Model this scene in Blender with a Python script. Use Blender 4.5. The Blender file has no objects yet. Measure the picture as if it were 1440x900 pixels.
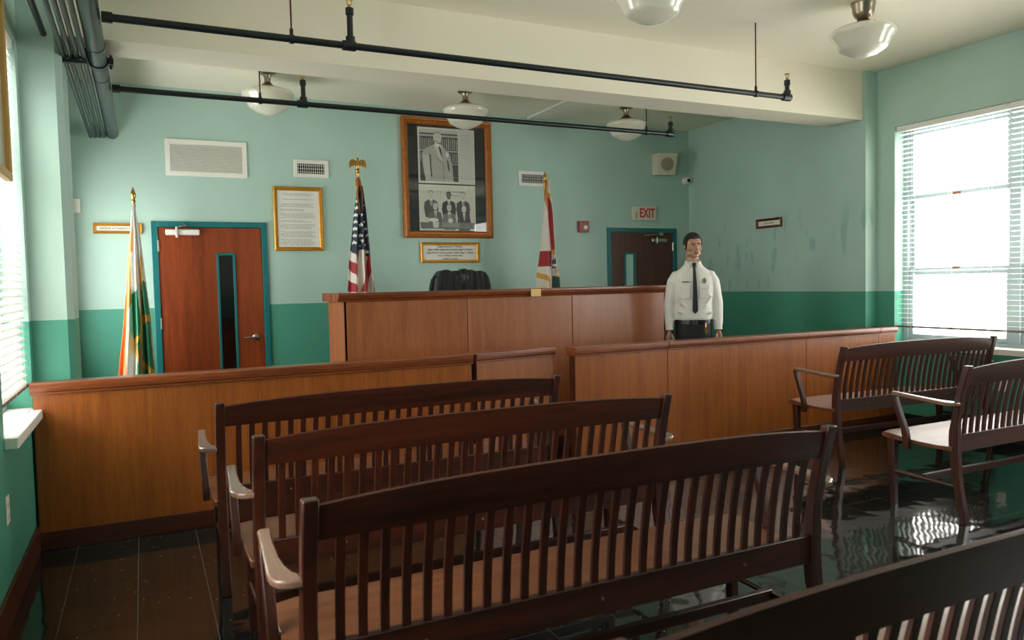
import bpy, bmesh, math, random
import numpy as np
from mathutils import Vector, Matrix
random.seed(7)
S = bpy.context.scene
COL = S.collection
PI = math.pi

# ---------------------------------------------------------------- camera
CH = 1.5
CAM_M = np.array([[0.8991, 0.0410, -0.4358], [-0.4372, 0.0340, -0.8987], [-0.0220, 0.9986, 0.0485]])
_v1 = np.array([-520., 40.]); _v2 = np.array([2196., 100.]); FP = math.sqrt(-(_v1 @ _v2))
_Y = np.array([_v1[0], _v1[1], -FP]); _Y /= np.linalg.norm(_Y)
_X = np.array([_v2[0], _v2[1], -FP]); _X /= np.linalg.norm(_X)
_X -= _Y * (_X @ _Y); _X /= np.linalg.norm(_X)
CAM_M = np.array([_X, _Y, np.cross(_X, _Y)])
cd = bpy.data.cameras.new('camera'); cam = bpy.data.objects.new('camera', cd); COL.objects.link(cam)
m4 = Matrix([list(CAM_M[i]) + [[0, 0, CH][i]] for i in range(3)] + [[0, 0, 0, 1]])
cam.matrix_world = m4
cd.sensor_width = 36; cd.sensor_fit = 'HORIZONTAL'; cd.lens = 36 * FP / 1440; cd.clip_start = .02
cd.dof.use_dof = True; cd.dof.focus_distance = 6.0; cd.dof.aperture_fstop = 4.5
S.camera = cam

# ---------------------------------------------------------------- world, exposure
S.view_settings.view_transform = 'Standard'; S.view_settings.look = 'None'
S.view_settings.gamma = 1; S.view_settings.use_curve_mapping = False
S.view_settings.exposure = 0.15
W = bpy.data.worlds.new('overcast_sky'); S.world = W; W.use_nodes = True
bg = W.node_tree.nodes['Background']; bg.inputs[0].default_value = (1.0, 0.985, 0.93, 1); bg.inputs[1].default_value = 11.0
S.cycles.max_bounces = 12; S.cycles.diffuse_bounces = 8; S.cycles.glossy_bounces = 5
S.cycles.transparent_max_bounces = 16; S.cycles.sample_clamp_indirect = 6
S.cycles.use_denoising = True

def onY(px, py, y):
    d = CAM_M @ np.array([px - 720, 450 - py, -FP]); t = y / d[1]; return (d[0] * t, CH + d[2] * t)
def onX(px, py, x):
    d = CAM_M @ np.array([px - 720, 450 - py, -FP]); t = x / d[0]; return (d[1] * t, CH + d[2] * t)

# room numbers
XL, XR, YB, YF = -.61, 6.80, 8.17, -3.2
ZC, ZA = 3.56, 3.48          # ceiling, alcove ceiling
PAINT = 1.338

def portal(name, loc, sx, sy, rot):
    l = bpy.data.lights.new(name, 'AREA'); l.shape = 'RECTANGLE'; l.size = sx; l.size_y = sy
    o = bpy.data.objects.new(name, l); o.location = loc; o.rotation_euler = rot; COL.objects.link(o)
    l.cycles.is_portal = True
WIN_R = [(2.98, 5.18), (-.1, 2.2)]
WIN_L = [(4.22, 5.28), (1.2, 2.6), (6.3, 7.9)]
WZ0, WZ1 = .81, 2.97
ZTOP = {6.3: 2.55}          # unseen alcove window, inferred from the wall; sized and lowered to shape its light
for y0, y1 in WIN_R: portal('window_portal', (XR + .22, (y0 + y1) / 2, (WZ0 + WZ1) / 2), WZ1 - WZ0, y1 - y0, (0, PI / 2, 0))
for y0, y1 in WIN_L: portal('window_portal', (XL - .22, (y0 + y1) / 2, (WZ0 + ZTOP.get(y0, WZ1)) / 2), ZTOP.get(y0, WZ1) - WZ0, y1 - y0, (0, -PI / 2, 0))

# ---------------------------------------------------------------- materials
def s2l(c):
    return tuple(((x / 255) / 12.92 if x / 255 <= .04045 else ((x / 255 + .055) / 1.055) ** 2.4) for x in c)
MC = {}
def mat(name, rgb, rough=.5, metal=0., coat=0., spec=.5, bump=0., bscale=60., var=0., vscale=6., trans=0., emit=None, sheen=0.):
    if name in MC: return MC[name]
    m = bpy.data.materials.new(name); m.use_nodes = True; MC[name] = m
    nt = m.node_tree; b = nt.nodes['Principled BSDF']; c = (*s2l(rgb), 1)
    b.inputs['Base Color'].default_value = c; b.inputs['Roughness'].default_value = rough
    b.inputs['Metallic'].default_value = metal; b.inputs['Coat Weight'].default_value = coat
    b.inputs['Coat Roughness'].default_value = .12; b.inputs['Specular IOR Level'].default_value = spec
    b.inputs['Sheen Weight'].default_value = sheen
    tc = nt.nodes.new('ShaderNodeTexCoord')
    if var:
        n = nt.nodes.new('ShaderNodeTexNoise'); n.inputs['Scale'].default_value = vscale; n.inputs['Detail'].default_value = 5
        nt.links.new(tc.outputs['Object'], n.inputs['Vector'])
        r = nt.nodes.new('ShaderNodeMapRange'); r.inputs['From Min'].default_value = .3; r.inputs['From Max'].default_value = .7
        r.inputs['To Min'].default_value = 1 - var; r.inputs['To Max'].default_value = 1 + var
        nt.links.new(n.outputs[0], r.inputs[0])
        mx = nt.nodes.new('ShaderNodeMix'); mx.data_type = 'RGBA'; mx.blend_type = 'MULTIPLY'; mx.inputs[0].default_value = 1
        mx.inputs[6].default_value = c; nt.links.new(r.outputs[0], mx.inputs[7]); nt.links.new(mx.outputs[2], b.inputs['Base Color'])
    if bump:
        n = nt.nodes.new('ShaderNodeTexNoise'); n.inputs['Scale'].default_value = bscale; n.inputs['Detail'].default_value = 4
        nt.links.new(tc.outputs['Object'], n.inputs['Vector'])
        bp = nt.nodes.new('ShaderNodeBump'); bp.inputs['Strength'].default_value = bump; bp.inputs['Distance'].default_value = .01
        nt.links.new(n.outputs[0], bp.inputs['Height']); nt.links.new(bp.outputs[0], b.inputs['Normal'])
    if emit:
        b.inputs['Emission Color'].default_value = (*s2l(emit[0]), 1); b.inputs['Emission Strength'].default_value = emit[1]
    return m
def wood(name, dark, light, axis, rough=.35, coat=.3, stretch=14., scale=3., fine=1.):
    """grain runs along axis"""
    if name in MC: return MC[name]
    m = bpy.data.materials.new(name); m.use_nodes = True; MC[name] = m
    nt = m.node_tree; b = nt.nodes['Principled BSDF']
    b.inputs['Roughness'].default_value = rough; b.inputs['Coat Weight'].default_value = coat; b.inputs['Coat Roughness'].default_value = .18
    tc = nt.nodes.new('ShaderNodeTexCoord'); oi = nt.nodes.new('ShaderNodeObjectInfo')
    ad = nt.nodes.new('ShaderNodeVectorMath'); ad.operation = 'ADD'
    mul = nt.nodes.new('ShaderNodeMath'); mul.operation = 'MULTIPLY'; mul.inputs[1].default_value = 17.
    nt.links.new(oi.outputs['Random'], mul.inputs[0])
    nt.links.new(tc.outputs['Object'], ad.inputs[0]); nt.links.new(mul.outputs[0], ad.inputs[1])
    mp = nt.nodes.new('ShaderNodeMapping'); sc = [stretch] * 3; sc['xyz'.index(axis)] = 1.0
    mp.inputs['Scale'].default_value = sc; nt.links.new(ad.outputs[0], mp.inputs['Vector'])
    n1 = nt.nodes.new('ShaderNodeTexNoise'); n1.inputs['Scale'].default_value = scale * .35; n1.inputs['Detail'].default_value = 3; n1.inputs['Distortion'].default_value = .8
    n2 = nt.nodes.new('ShaderNodeTexNoise'); n2.inputs['Scale'].default_value = scale * 3.5 * fine; n2.inputs['Detail'].default_value = 6
    nt.links.new(mp.outputs[0], n1.inputs['Vector']); nt.links.new(mp.outputs[0], n2.inputs['Vector'])
    mm = nt.nodes.new('ShaderNodeMix'); mm.inputs[0].default_value = .42
    nt.links.new(n1.outputs[0], mm.inputs[2]); nt.links.new(n2.outputs[0], mm.inputs[3])
    r = nt.nodes.new('ShaderNodeValToRGB'); r.color_ramp.elements[0].position = .36; r.color_ramp.elements[1].position = .64
    r.color_ramp.elements[0].color = (*s2l(dark), 1); r.color_ramp.elements[1].color = (*s2l(light), 1)
    nt.links.new(mm.outputs[0], r.inputs[0]); nt.links.new(r.outputs[0], b.inputs['Base Color'])
    bp = nt.nodes.new('ShaderNodeBump'); bp.inputs['Strength'].default_value = .06; bp.inputs['Distance'].default_value = .004
    nt.links.new(n2.outputs[0], bp.inputs['Height']); nt.links.new(bp.outputs[0], b.inputs['Normal'])
    return m
def wall_mat(name, up, lo, patches=False):
    m = bpy.data.materials.new(name); m.use_nodes = True; nt = m.node_tree; b = nt.nodes['Principled BSDF']
    b.inputs['Roughness'].default_value = .45; b.inputs['Specular IOR Level'].default_value = .35
    g = nt.nodes.new('ShaderNodeNewGeometry'); sp = nt.nodes.new('ShaderNodeSeparateXYZ'); nt.links.new(g.outputs['Position'], sp.inputs[0])
    gt = nt.nodes.new('ShaderNodeMath'); gt.operation = 'GREATER_THAN'; gt.inputs[1].default_value = PAINT
    nt.links.new(sp.outputs['Z'], gt.inputs[0])
    mx = nt.nodes.new('ShaderNodeMix'); mx.data_type = 'RGBA'
    mx.inputs[6].default_value = (*s2l(lo), 1); mx.inputs[7].default_value = (*s2l(up), 1); nt.links.new(gt.outputs[0], mx.inputs[0])
    n = nt.nodes.new('ShaderNodeTexNoise'); n.inputs['Scale'].default_value = 1.6; n.inputs['Detail'].default_value = 4
    nt.links.new(g.outputs['Position'], n.inputs['Vector'])
    r = nt.nodes.new('ShaderNodeMapRange'); r.inputs['From Min'].default_value = .3; r.inputs['From Max'].default_value = .7
    r.inputs['To Min'].default_value = .96; r.inputs['To Max'].default_value = 1.04; nt.links.new(n.outputs[0], r.inputs[0])
    m2 = nt.nodes.new('ShaderNodeMix'); m2.data_type = 'RGBA'; m2.blend_type = 'MULTIPLY'; m2.inputs[0].default_value = 1
    nt.links.new(mx.outputs[2], m2.inputs[6]); nt.links.new(r.outputs[0], m2.inputs[7])
    out = m2
    if patches:   # touched-up paint strokes, a slightly deeper green, upright and slanting
        mp = nt.nodes.new('ShaderNodeMapping'); mp.inputs['Rotation'].default_value = (.25, 0.12, 0); mp.inputs['Scale'].default_value = (5.5, 5.5, 1.5)
        nt.links.new(g.outputs['Position'], mp.inputs['Vector'])
        pn = nt.nodes.new('ShaderNodeTexNoise'); pn.inputs['Scale'].default_value = 1.25; pn.inputs['Detail'].default_value = 2
        nt.links.new(mp.outputs[0], pn.inputs['Vector'])
        pr = nt.nodes.new('ShaderNodeMapRange'); pr.inputs['From Min'].default_value = .60; pr.inputs['From Max'].default_value = .64
        nt.links.new(pn.outputs[0], pr.inputs[0])
        zr = nt.nodes.new('ShaderNodeMapRange'); zr.inputs['From Min'].default_value = 2.3; zr.inputs['From Max'].default_value = 2.05
        nt.links.new(sp.outputs['Z'], zr.inputs[0])
        ml = nt.nodes.new('ShaderNodeMath'); ml.operation = 'MULTIPLY'; nt.links.new(pr.outputs[0], ml.inputs[0]); nt.links.new(zr.outputs[0], ml.inputs[1])
        ml2 = nt.nodes.new('ShaderNodeMath'); ml2.operation = 'MULTIPLY'; nt.links.new(ml.outputs[0], ml2.inputs[0]); nt.links.new(gt.outputs[0], ml2.inputs[1])
        m3 = nt.nodes.new('ShaderNodeMix'); m3.data_type = 'RGBA'; m3.blend_type = 'MULTIPLY'
        nt.links.new(ml2.outputs[0], m3.inputs[0]); nt.links.new(m2.outputs[2], m3.inputs[6]); m3.inputs[7].default_value = (.74, .84, .88, 1); out = m3
    nt.links.new(out.outputs[2], b.inputs['Base Color'])
    n2 = nt.nodes.new('ShaderNodeTexNoise'); n2.inputs['Scale'].default_value = 180; nt.links.new(g.outputs['Position'], n2.inputs['Vector'])
    bp = nt.nodes.new('ShaderNodeBump'); bp.inputs['Strength'].default_value = .12; bp.inputs['Distance'].default_value = .004
    nt.links.new(n2.outputs[0], bp.inputs['Height']); nt.links.new(bp.outputs[0], b.inputs['Normal'])
    return m
def vcol_mat(name, rough=.8, sheen=0., coat=0.):
    if name in MC: return MC[name]
    m = bpy.data.materials.new(name); m.use_nodes = True; MC[name] = m; nt = m.node_tree; b = nt.nodes['Principled BSDF']
    a = nt.nodes.new('ShaderNodeVertexColor'); a.layer_name = 'print'; nt.links.new(a.outputs[0], b.inputs['Base Color'])
    b.inputs['Roughness'].default_value = rough; b.inputs['Sheen Weight'].default_value = sheen; b.inputs['Coat Weight'].default_value = coat
    return m
def glass_mat(name, tint=(1, 1, 1), refl=.08, rough=0.):
    if name in MC: return MC[name]
    m = bpy.data.materials.new(name); m.use_nodes = True; MC[name] = m; nt = m.node_tree
    nt.nodes.remove(nt.nodes['Principled BSDF']); out = nt.nodes['Material Output']
    t = nt.nodes.new('ShaderNodeBsdfTransparent'); t.inputs[0].default_value = (*tint, 1)
    gl = nt.nodes.new('ShaderNodeBsdfGlossy'); gl.inputs['Roughness'].default_value = rough
    fr = nt.nodes.new('ShaderNodeFresnel'); g_ = nt.nodes.new('ShaderNodeNewGeometry')
    ma = nt.nodes.new('ShaderNodeMath'); ma.operation = 'MULTIPLY_ADD'; ma.inputs[1].default_value = 1 / 1.45 - 1.45; ma.inputs[2].default_value = 1.45
    nt.links.new(g_.outputs['Backfacing'], ma.inputs[0]); nt.links.new(ma.outputs[0], fr.inputs[0])
    mx = nt.nodes.new('ShaderNodeMixShader'); nt.links.new(fr.outputs[0], mx.inputs[0])
    nt.links.new(t.outputs[0], mx.inputs[1]); nt.links.new(gl.outputs[0], mx.inputs[2]); nt.links.new(mx.outputs[0], out.inputs[0])
    return m

UP, LO = (174, 203, 192), (78, 153, 131)
M_WALL = wall_mat('wall_paint', UP, LO); M_WALLP = wall_mat('wall_paint_touched_up', UP, LO, True)
M_CEIL = mat('ceiling_paint', (238, 233, 214), .7, bump=.05, bscale=150)
M_BEAM = mat('beam_paint', (236, 230, 210), .6, bump=.05, bscale=150)
M_PANEL = wood('veneer_panel', (132, 68, 20), (160, 90, 32), 'z', .38, .25)
M_PANEL2 = wood('veneer_panel_bench', (132, 74, 38), (158, 94, 52), 'z', .4, .25)
M_CAP = wood('veneer_cap', (94, 44, 20), (142, 74, 34), 'x', .35, .4)
M_KICK = wood('dark_kick', (62, 28, 16), (88, 40, 24), 'x', .4, .2)
M_DOOR = wood('door_veneer', (112, 44, 12), (146, 64, 20), 'z', .4, .25)
M_DOOR2 = wood('door_veneer_dark', (70, 34, 20), (92, 46, 26), 'z', .4, .25)
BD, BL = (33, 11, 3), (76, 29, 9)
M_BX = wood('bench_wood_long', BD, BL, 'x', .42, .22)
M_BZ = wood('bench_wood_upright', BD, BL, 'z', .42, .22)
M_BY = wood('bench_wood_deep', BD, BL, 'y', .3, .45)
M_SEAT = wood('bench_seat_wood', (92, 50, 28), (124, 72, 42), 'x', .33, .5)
M_ARM = wood('bench_arm_wood_sheen', (112, 82, 66), (140, 106, 88), 'y', .27, .7)  # paler than the bench wood: window sheen put into the base colour
M_TRIM = mat('door_frame_paint', (22, 108, 110), .35)
M_WHITE = mat('white_paint', (232, 230, 222), .45)
M_BLIND = mat('blind_slat_white', (238, 236, 230), .45)
M_SASH = mat('sash_paint', (150, 168, 172), .45)
M_DARK = mat('black_void', (6, 7, 8), .8)
M_PIPE = mat('pipe_dark_green', (12, 24, 26), .4, metal=.0, coat=.1)
M_PIPE2 = mat('main_pipe_grey_green', (30, 46, 50), .38, coat=.12)
M_CONDUIT = mat('conduit_green', (18, 34, 38), .4, coat=.1)
M_BRONZE = mat('rod_rust', (92, 58, 44), .5, metal=.6)
M_BRASS = mat('brass', (190, 150, 84), .3, metal=1)
M_GOLD = mat('gold_leaf', (196, 140, 48), .38, metal=.55, var=.12, vscale=30)
M_GOLDW = mat('gilt_wood', (164, 96, 28), .4, metal=.25, var=.2, vscale=25)
M_GOLDD = mat('antique_frame_bronze', (112, 66, 30), .35, metal=.5, var=.2, vscale=25)
M_STEEL = mat('brushed_steel', (176, 172, 162), .3, metal=1)
M_NICKEL = mat('fixture_nickel', (152, 140, 124), .32, metal=1)
M_GLOBE = mat('opal_glass', (226, 224, 206), .12, coat=.6)
M_PAPER = mat('cream_paper', (226, 224, 212), .7)
M_INK = mat('ink', (52, 46, 42), .8)
M_CLEAR = glass_mat('clear_glass'); M_CREAM = mat('cream_plastic', (206, 200, 176), .45)

# ---------------------------------------------------------------- mesh helpers
class MB:
    def __init__(s): s.v = []; s.f = []
    def add(s, vs, fs):
        o = len(s.v); s.v += [tuple(v) for v in vs]; s.f += [tuple(i + o for i in f) for f in fs]; return s
    def box(s, x0, x1, y0, y1, z0, z1):
        return s.add([(x0, y0, z0), (x1, y0, z0), (x1, y1, z0), (x0, y1, z0), (x0, y0, z1), (x1, y0, z1), (x1, y1, z1), (x0, y1, z1)],
                     [(0, 3, 2, 1), (4, 5, 6, 7), (0, 1, 5, 4), (1, 2, 6, 5), (2, 3, 7, 6), (3, 0, 4, 7)])
    def prism(s, pts, axis, a0, a1):
        """polygon pts in the plane perpendicular to axis ('x': (y,z), 'y': (x,z), 'z': (x,y)), extruded a0..a1"""
        n = len(pts)
        def P(p, a): return {'x': (a, p[0], p[1]), 'y': (p[0], a, p[1]), 'z': (p[0], p[1], a)}[axis]
        vs = [P(p, a0) for p in pts] + [P(p, a1) for p in pts]
        fs = [tuple(range(n - 1, -1, -1)), tuple(range(n, 2 * n))] + [(i, (i + 1) % n, n + (i + 1) % n, n + i) for i in range(n)]
        return s.add(vs, fs)
    def tube(s, pts, r, n=12, cap=True):
        pts = [Vector(p) for p in pts]; k = len(pts)
        rr = r if isinstance(r, (list, tuple)) else [r] * k
        t = (pts[1] - pts[0]).normalized(); up = Vector((0, 0, 1)) if abs(t.z) < .9 else Vector((1, 0, 0))
        a = t.cross(up).normalized(); vs = []; fs = []
        for i, p in enumerate(pts):
            if i == 0: d = pts[1] - pts[0]
            elif i == k - 1: d = pts[-1] - pts[-2]
            else: d = (pts[i + 1] - pts[i]).normalized() + (pts[i] - pts[i - 1]).normalized()
            d.normalize(); a = (a - d * a.dot(d)).normalized(); b = d.cross(a)
            R = rr[i] if isinstance(rr[i], (tuple, list)) else (rr[i], rr[i])
            for j in range(n):
                th = 2 * PI * j / n; vs.append(p + a * math.cos(th) * R[0] + b * math.sin(th) * R[1])
        for i in range(k - 1):
            for j in range(n):
                fs.append((i * n + j, i * n + (j + 1) % n, (i + 1) * n + (j + 1) % n, (i + 1) * n + j))
        if cap: fs.append(tuple(range(n - 1, -1, -1))); fs.append(tuple(range((k - 1) * n, k * n)))
        return s.add(vs, fs)
    def lathe(s, prof, c=(0, 0, 0), n=32, axis='z'):
        vs = []; fs = []; k = len(prof)
        for r, z in prof:
            for j in range(n):
                th = 2 * PI * j / n; x, y = max(r, 1e-5) * math.cos(th), max(r, 1e-5) * math.sin(th)
                v = {'z': (x, y, z), 'y': (x, z, -y), 'x': (z, x, y)}[axis]
                vs.append((c[0] + v[0], c[1] + v[1], c[2] + v[2]))
        for i in range(k - 1):
            for j in range(n): fs.append((i * n + j, i * n + (j + 1) % n, (i + 1) * n + (j + 1) % n, (i + 1) * n + j))
        fs.append(tuple(range(n - 1, -1, -1))); fs.append(tuple(range((k - 1) * n, k * n)))
        return s.add(vs, fs)
    def ell(s, c, r, nu=20, nv=14, R=None):
        prof = []; vs = []; fs = []
        for i in range(nv + 1):
            ph = -PI / 2 + PI * i / nv
            for j in range(nu):
                th = 2 * PI * j / nu
                p = Vector((r[0] * math.cos(ph) * math.cos(th), r[1] * math.cos(ph) * math.sin(th), r[2] * math.sin(ph)))
                if i in (0, nv): p = Vector((p.x * 1e-3 + 1e-6 * math.cos(th), p.y * 1e-3 + 1e-6 * math.sin(th), p.z))
                if R is not None: p = R @ p
                vs.append(p + Vector(c))
        for i in range(nv):
            for j in range(nu): fs.append((i * nu + j, i * nu + (j + 1) % nu, (i + 1) * nu + (j + 1) % nu, (i + 1) * nu + j))
        return s.add(vs, fs)
    def grid(s, rows, closed=False, cap=False):
        k = len(rows); n = len(rows[0]); fs = []
        for i in range(k - 1):
            for j in range(n if closed else n - 1): fs.append((i * n + j, i * n + (j + 1) % n, (i + 1) * n + (j + 1) % n, (i + 1) * n + j))
        if cap: fs.append(tuple(range(n - 1, -1, -1))); fs.append(tuple(range((k - 1) * n, k * n)))
        return s.add([v for r in rows for v in r], fs)
    def mesh(s, name, m, smooth=False):
        me = bpy.data.meshes.new(name); me.from_pydata(s.v, [], s.f); me.validate()
        bm = bmesh.new(); bm.from_mesh(me); bmesh.ops.recalc_face_normals(bm, faces=bm.faces); bm.to_mesh(me); bm.free()
        if m: me.materials.append(m)
        if smooth:
            me.polygons.foreach_set('use_smooth', [True] * len(me.polygons))
            if smooth != 'all':
                me.set_sharp_from_angle(angle=math.radians(38))
        return me
    def obj(s, name, m, parent=None, bevel=0., smooth=False, loc=None, label=None, seg=2):
        o = bpy.data.objects.new(name, s.mesh(name, m, smooth)); COL.objects.link(o)
        if parent: o.parent = parent
        if loc: o.location = loc
        if bevel:
            b = o.modifiers.new('bevel', 'BEVEL'); b.width = bevel; b.segments = seg; b.limit_method = 'ANGLE'; b.harden_normals = False
        if label: o['label'] = label
        return o
def thing(name, label, cat, loc=(0, 0, 0), rz=0, group=None):
    o = bpy.data.objects.new(name, None); COL.objects.link(o); o.location = loc; o.rotation_euler = (0, 0, rz); o.empty_display_size = .1
    o['label'] = label; o['category'] = cat
    if group: o['group'] = group
    return o
def tag(o, label, cat, group=None):
    o['label'] = label; o['category'] = cat
    if group: o['group'] = group
    return o
def struct(o, label=None):
    o['kind'] = 'structure'
    if label: o['label'] = label; 
    return o
def link_copy(src, parent, loc, name=None, rot=None):
    o = src.copy(); COL.objects.link(o); o.parent = parent; o.location = loc
    if rot: o.rotation_euler = rot
    if name: o.name = name
    return o
def text(body, size, loc, m, parent=None, rot=(PI / 2, 0, 0), align='CENTER', ext=.0006, sx=1., name='lettering', bold=0.):
    c = bpy.data.curves.new('t', 'FONT'); c.body = body; c.size = size; c.align_x = align; c.align_y = 'CENTER'; c.extrude = ext; c.offset = bold
    c.resolution_u = 3
    o = bpy.data.objects.new('t', c); COL.objects.link(o); bpy.context.view_layer.update()
    me = bpy.data.meshes.new_from_object(o.evaluated_get(bpy.context.evaluated_depsgraph_get())); bpy.data.objects.remove(o); bpy.data.curves.remove(c)
    me.materials.clear(); me.materials.append(m)
    r = bpy.data.objects.new(name, me); COL.objects.link(r); r.location = loc; r.rotation_euler = rot; r.scale = (sx, 1, 1)
    if parent: r.parent = parent
    return r

# ---------------------------------------------------------------- room shell
def wall_boxes(mb, axis, p0, p1, a0, a1, z0, z1, holes):
    """wall slab p0..p1 thick along the other axis, running a0..a1, with rectangular holes (b0,b1,h0,h1)"""
    holes = sorted(holes); cur = a0
    def bx(u0, u1, h0, h1):
        if u1 - u0 < 1e-4 or h1 - h0 < 1e-4: return
        if axis == 'y': mb.box(p0, p1, u0, u1, h0, h1)
        else: mb.box(u0, u1, p0, p1, h0, h1)
    for b0, b1, h0, h1 in holes:
        bx(cur, b0, z0, z1); bx(b0, b1, z0, h0); bx(b0, b1, h1, z1); cur = b1
    bx(cur, a1, z0, z1)
XREC = 6.65                         # recess side wall beyond the column
DOORS = [(.16, 1.13, 0, 2.13), (5.40, 6.37, 0, 2.13)]
mb = MB(); wall_boxes(mb, 'x', YB, YB + .14, XL - .2, XREC + .2, 0, ZA, DOORS)
struct(mb.obj('wall_back', M_WALL))
mb = MB(); wall_boxes(mb, 'y', XR, XR + .25, YF, 5.42, 0, ZC, [(a, b, WZ0, WZ1) for a, b in WIN_R])
struct(mb.obj('wall_right', M_WALL))
struct(MB().box(XREC, XREC + .2, 5.8, YB, 0, ZA).obj('wall_recess', M_WALLP))
struct(MB().box(6.63, 7.05, 5.38, 5.82, 0, ZC).obj('wall_column_right', M_WALLP))
mb = MB(); wall_boxes(mb, 'y', XL - .25, XL, YF, YB, 0, ZC, [(a, b, WZ0, ZTOP.get(a, WZ1)) for a, b in WIN_L])
struct(mb.obj('wall_left', M_WALL))
cl = [( XL - .02, 5.38), (-.42, 5.38), (-.385, 5.44), (-.385, 5.80), (XL - .02, 5.80)]
struct(MB().prism(cl, 'z', 0, ZC).obj('wall_column_left', M_WALL))
struct(MB().box(XL - .25, XR + .25, YF - .2, YF, 0, ZC).obj('wall_rear', M_WALL))
struct(MB().box(XL - .25, XR + .25, YF - .2, 5.60, ZC, ZC + .2).obj('ceiling_front', M_CEIL))
struct(MB().box(XL - .25, XR + .25, 5.60, YB + .2, ZA, ZA + .28).obj('ceiling_alcove', M_CEIL))
struct(MB().box(XL, 6.632, 5.42, 5.79, 3.075, ZC).obj('trim_ceiling_beam', M_BEAM))
# far-side soffit strip near the top right corner of the view
struct(MB().box(5.75, XR, 1.2, 2.95, 3.38, ZC).obj('trim_soffit', M_BEAM, bevel=.004))
# white conduit run on the alcove ceiling
tag(MB().box(4.22, 4.25, 6.1, 8.16, ZA - .022, ZA).obj('ceiling_raceway', M_WHITE), 'thin white surface raceway running across the alcove ceiling', 'raceway')

# floor: dark polished tiles with thin pale joints
def tile_mat(name, base):
    m = bpy.data.materials.new(name); m.use_nodes = True; nt = m.node_tree; b = nt.nodes['Principled BSDF']
    g = nt.nodes.new('ShaderNodeNewGeometry')
    n = nt.nodes.new('ShaderNodeTexNoise'); n.inputs['Scale'].default_value = 3; n.inputs['Detail'].default_value = 6; nt.links.new(g.outputs['Position'], n.inputs['Vector'])
    r = nt.nodes.new('ShaderNodeValToRGB'); r.color_ramp.elements[0].position = .3; r.color_ramp.elements[1].position = .75
    r.color_ramp.elements[0].color = (*s2l(base), 1); r.color_ramp.elements[1].color = (*s2l([c + 10 for c in base]), 1); nt.links.new(n.outputs[0], r.inputs[0])
    v = nt.nodes.new('ShaderNodeTexVoronoi'); v.inputs['Scale'].default_value = 22; nt.links.new(g.outputs['Position'], v.inputs['Vector'])
    lt = nt.nodes.new('ShaderNodeMath'); lt.operation = 'LESS_THAN'; lt.inputs[1].default_value = .085; nt.links.new(v.outputs['Distance'], lt.inputs[0])
    wn = nt.nodes.new('ShaderNodeTexWhiteNoise'); nt.links.new(v.outputs['Color'], wn.inputs['Vector'])
    gt = nt.nodes.new('ShaderNodeMath'); gt.operation = 'GREATER_THAN'; gt.inputs[1].default_value = .55; nt.links.new(wn.outputs[0], gt.inputs[0])
    ml = nt.nodes.new('ShaderNodeMath'); ml.operation = 'MULTIPLY'; nt.links.new(lt.outputs[0], ml.inputs[0]); nt.links.new(gt.outputs[0], ml.inputs[1])
    mx = nt.nodes.new('ShaderNodeMix'); mx.data_type = 'RGBA'; nt.links.new(ml.outputs[0], mx.inputs[0]); nt.links.new(r.outputs[0], mx.inputs[6]); mx.inputs[7].default_value = (*s2l((170, 166, 150)), 1)
    nt.links.new(mx.outputs[2], b.inputs['Base Color'])
    b.inputs['Roughness'].default_value = .07; b.inputs['Specular IOR Level'].default_value = .55; b.inputs['Coat Weight'].default_value = .35; b.inputs['Coat Roughness'].default_value = .03
    w = nt.nodes.new('ShaderNodeTexNoise'); w.inputs['Scale'].default_value = 8; w.inputs['Detail'].default_value = .3; nt.links.new(g.outputs['Position'], w.inputs['Vector'])
    bp = nt.nodes.new('ShaderNodeBump'); bp.inputs['Strength'].default_value = .35; bp.inputs['Distance'].default_value = .0055
    nt.links.new(w.outputs[0], bp.inputs['Height']); nt.links.new(bp.outputs[0], b.inputs['Normal']); nt.links.new(bp.outputs[0], b.inputs['Coat Normal'])
    return m
M_TILE = tile_mat('polished_dark_tile', (26, 26, 25))
M_GROUT = mat('grout', (124, 122, 108), .7)
fl = struct(MB().box(XL - .25, XR + .25, YF - .2, YB + 2.2, -.12, -.0007).obj('floor', M_GROUT))
T = .32; tx0, ty0 = 5.04 - 18 * T, 3.15 - 20 * T
tb = MB().box(.0011, T - .0011, .0011, T - .0011, -.006, 0); tme = tb.mesh('tile', M_TILE)
rest = MB(); nt_ = 0
for i in range(24):
    for j in range(-1, 42):
        x = tx0 + i * T; y = ty0 + j * T
        if x > XR or y > YB or x + T < XL: continue
        # the tiles in the photograph's view in front of the rail, right side and left aisle
        if ((x > 2.1 and x > y * .55 and 0.8 < y < 5.0) or (x < .35 and 2.0 < y < 5.0)) and x + T < XR + .1 and nt_ < 290:
            o = bpy.data.objects.new('tile', tme); COL.objects.link(o); o.parent = fl; o.location = (x, y, random.uniform(-.0002, .0002)); nt_ += 1
            o.rotation_euler = (random.uniform(-.0006, .0006), random.uniform(-.0006, .0006), 0)
        else: rest.box(x + .0011, x + T - .0011, y + .0011, y + T - .0011, -.006, 0)
rt = rest.obj('tile_field', M_TILE, fl); rt['kind'] = 'stuff'

# baseboards
struct(MB().box(XL, XL + .018, YF, 5.38, 0, .15).obj('baseboard_left', M_KICK, bevel=.004))
struct(MB().box(XR - .018, XR, YF, 5.38, 0, .12).obj('baseboard_right', M_DARK, bevel=.004))
struct(MB().box(XL, .1, YB - .018, YB, 0, .12).obj('baseboard_back', M_DARK, bevel=.004))

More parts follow.
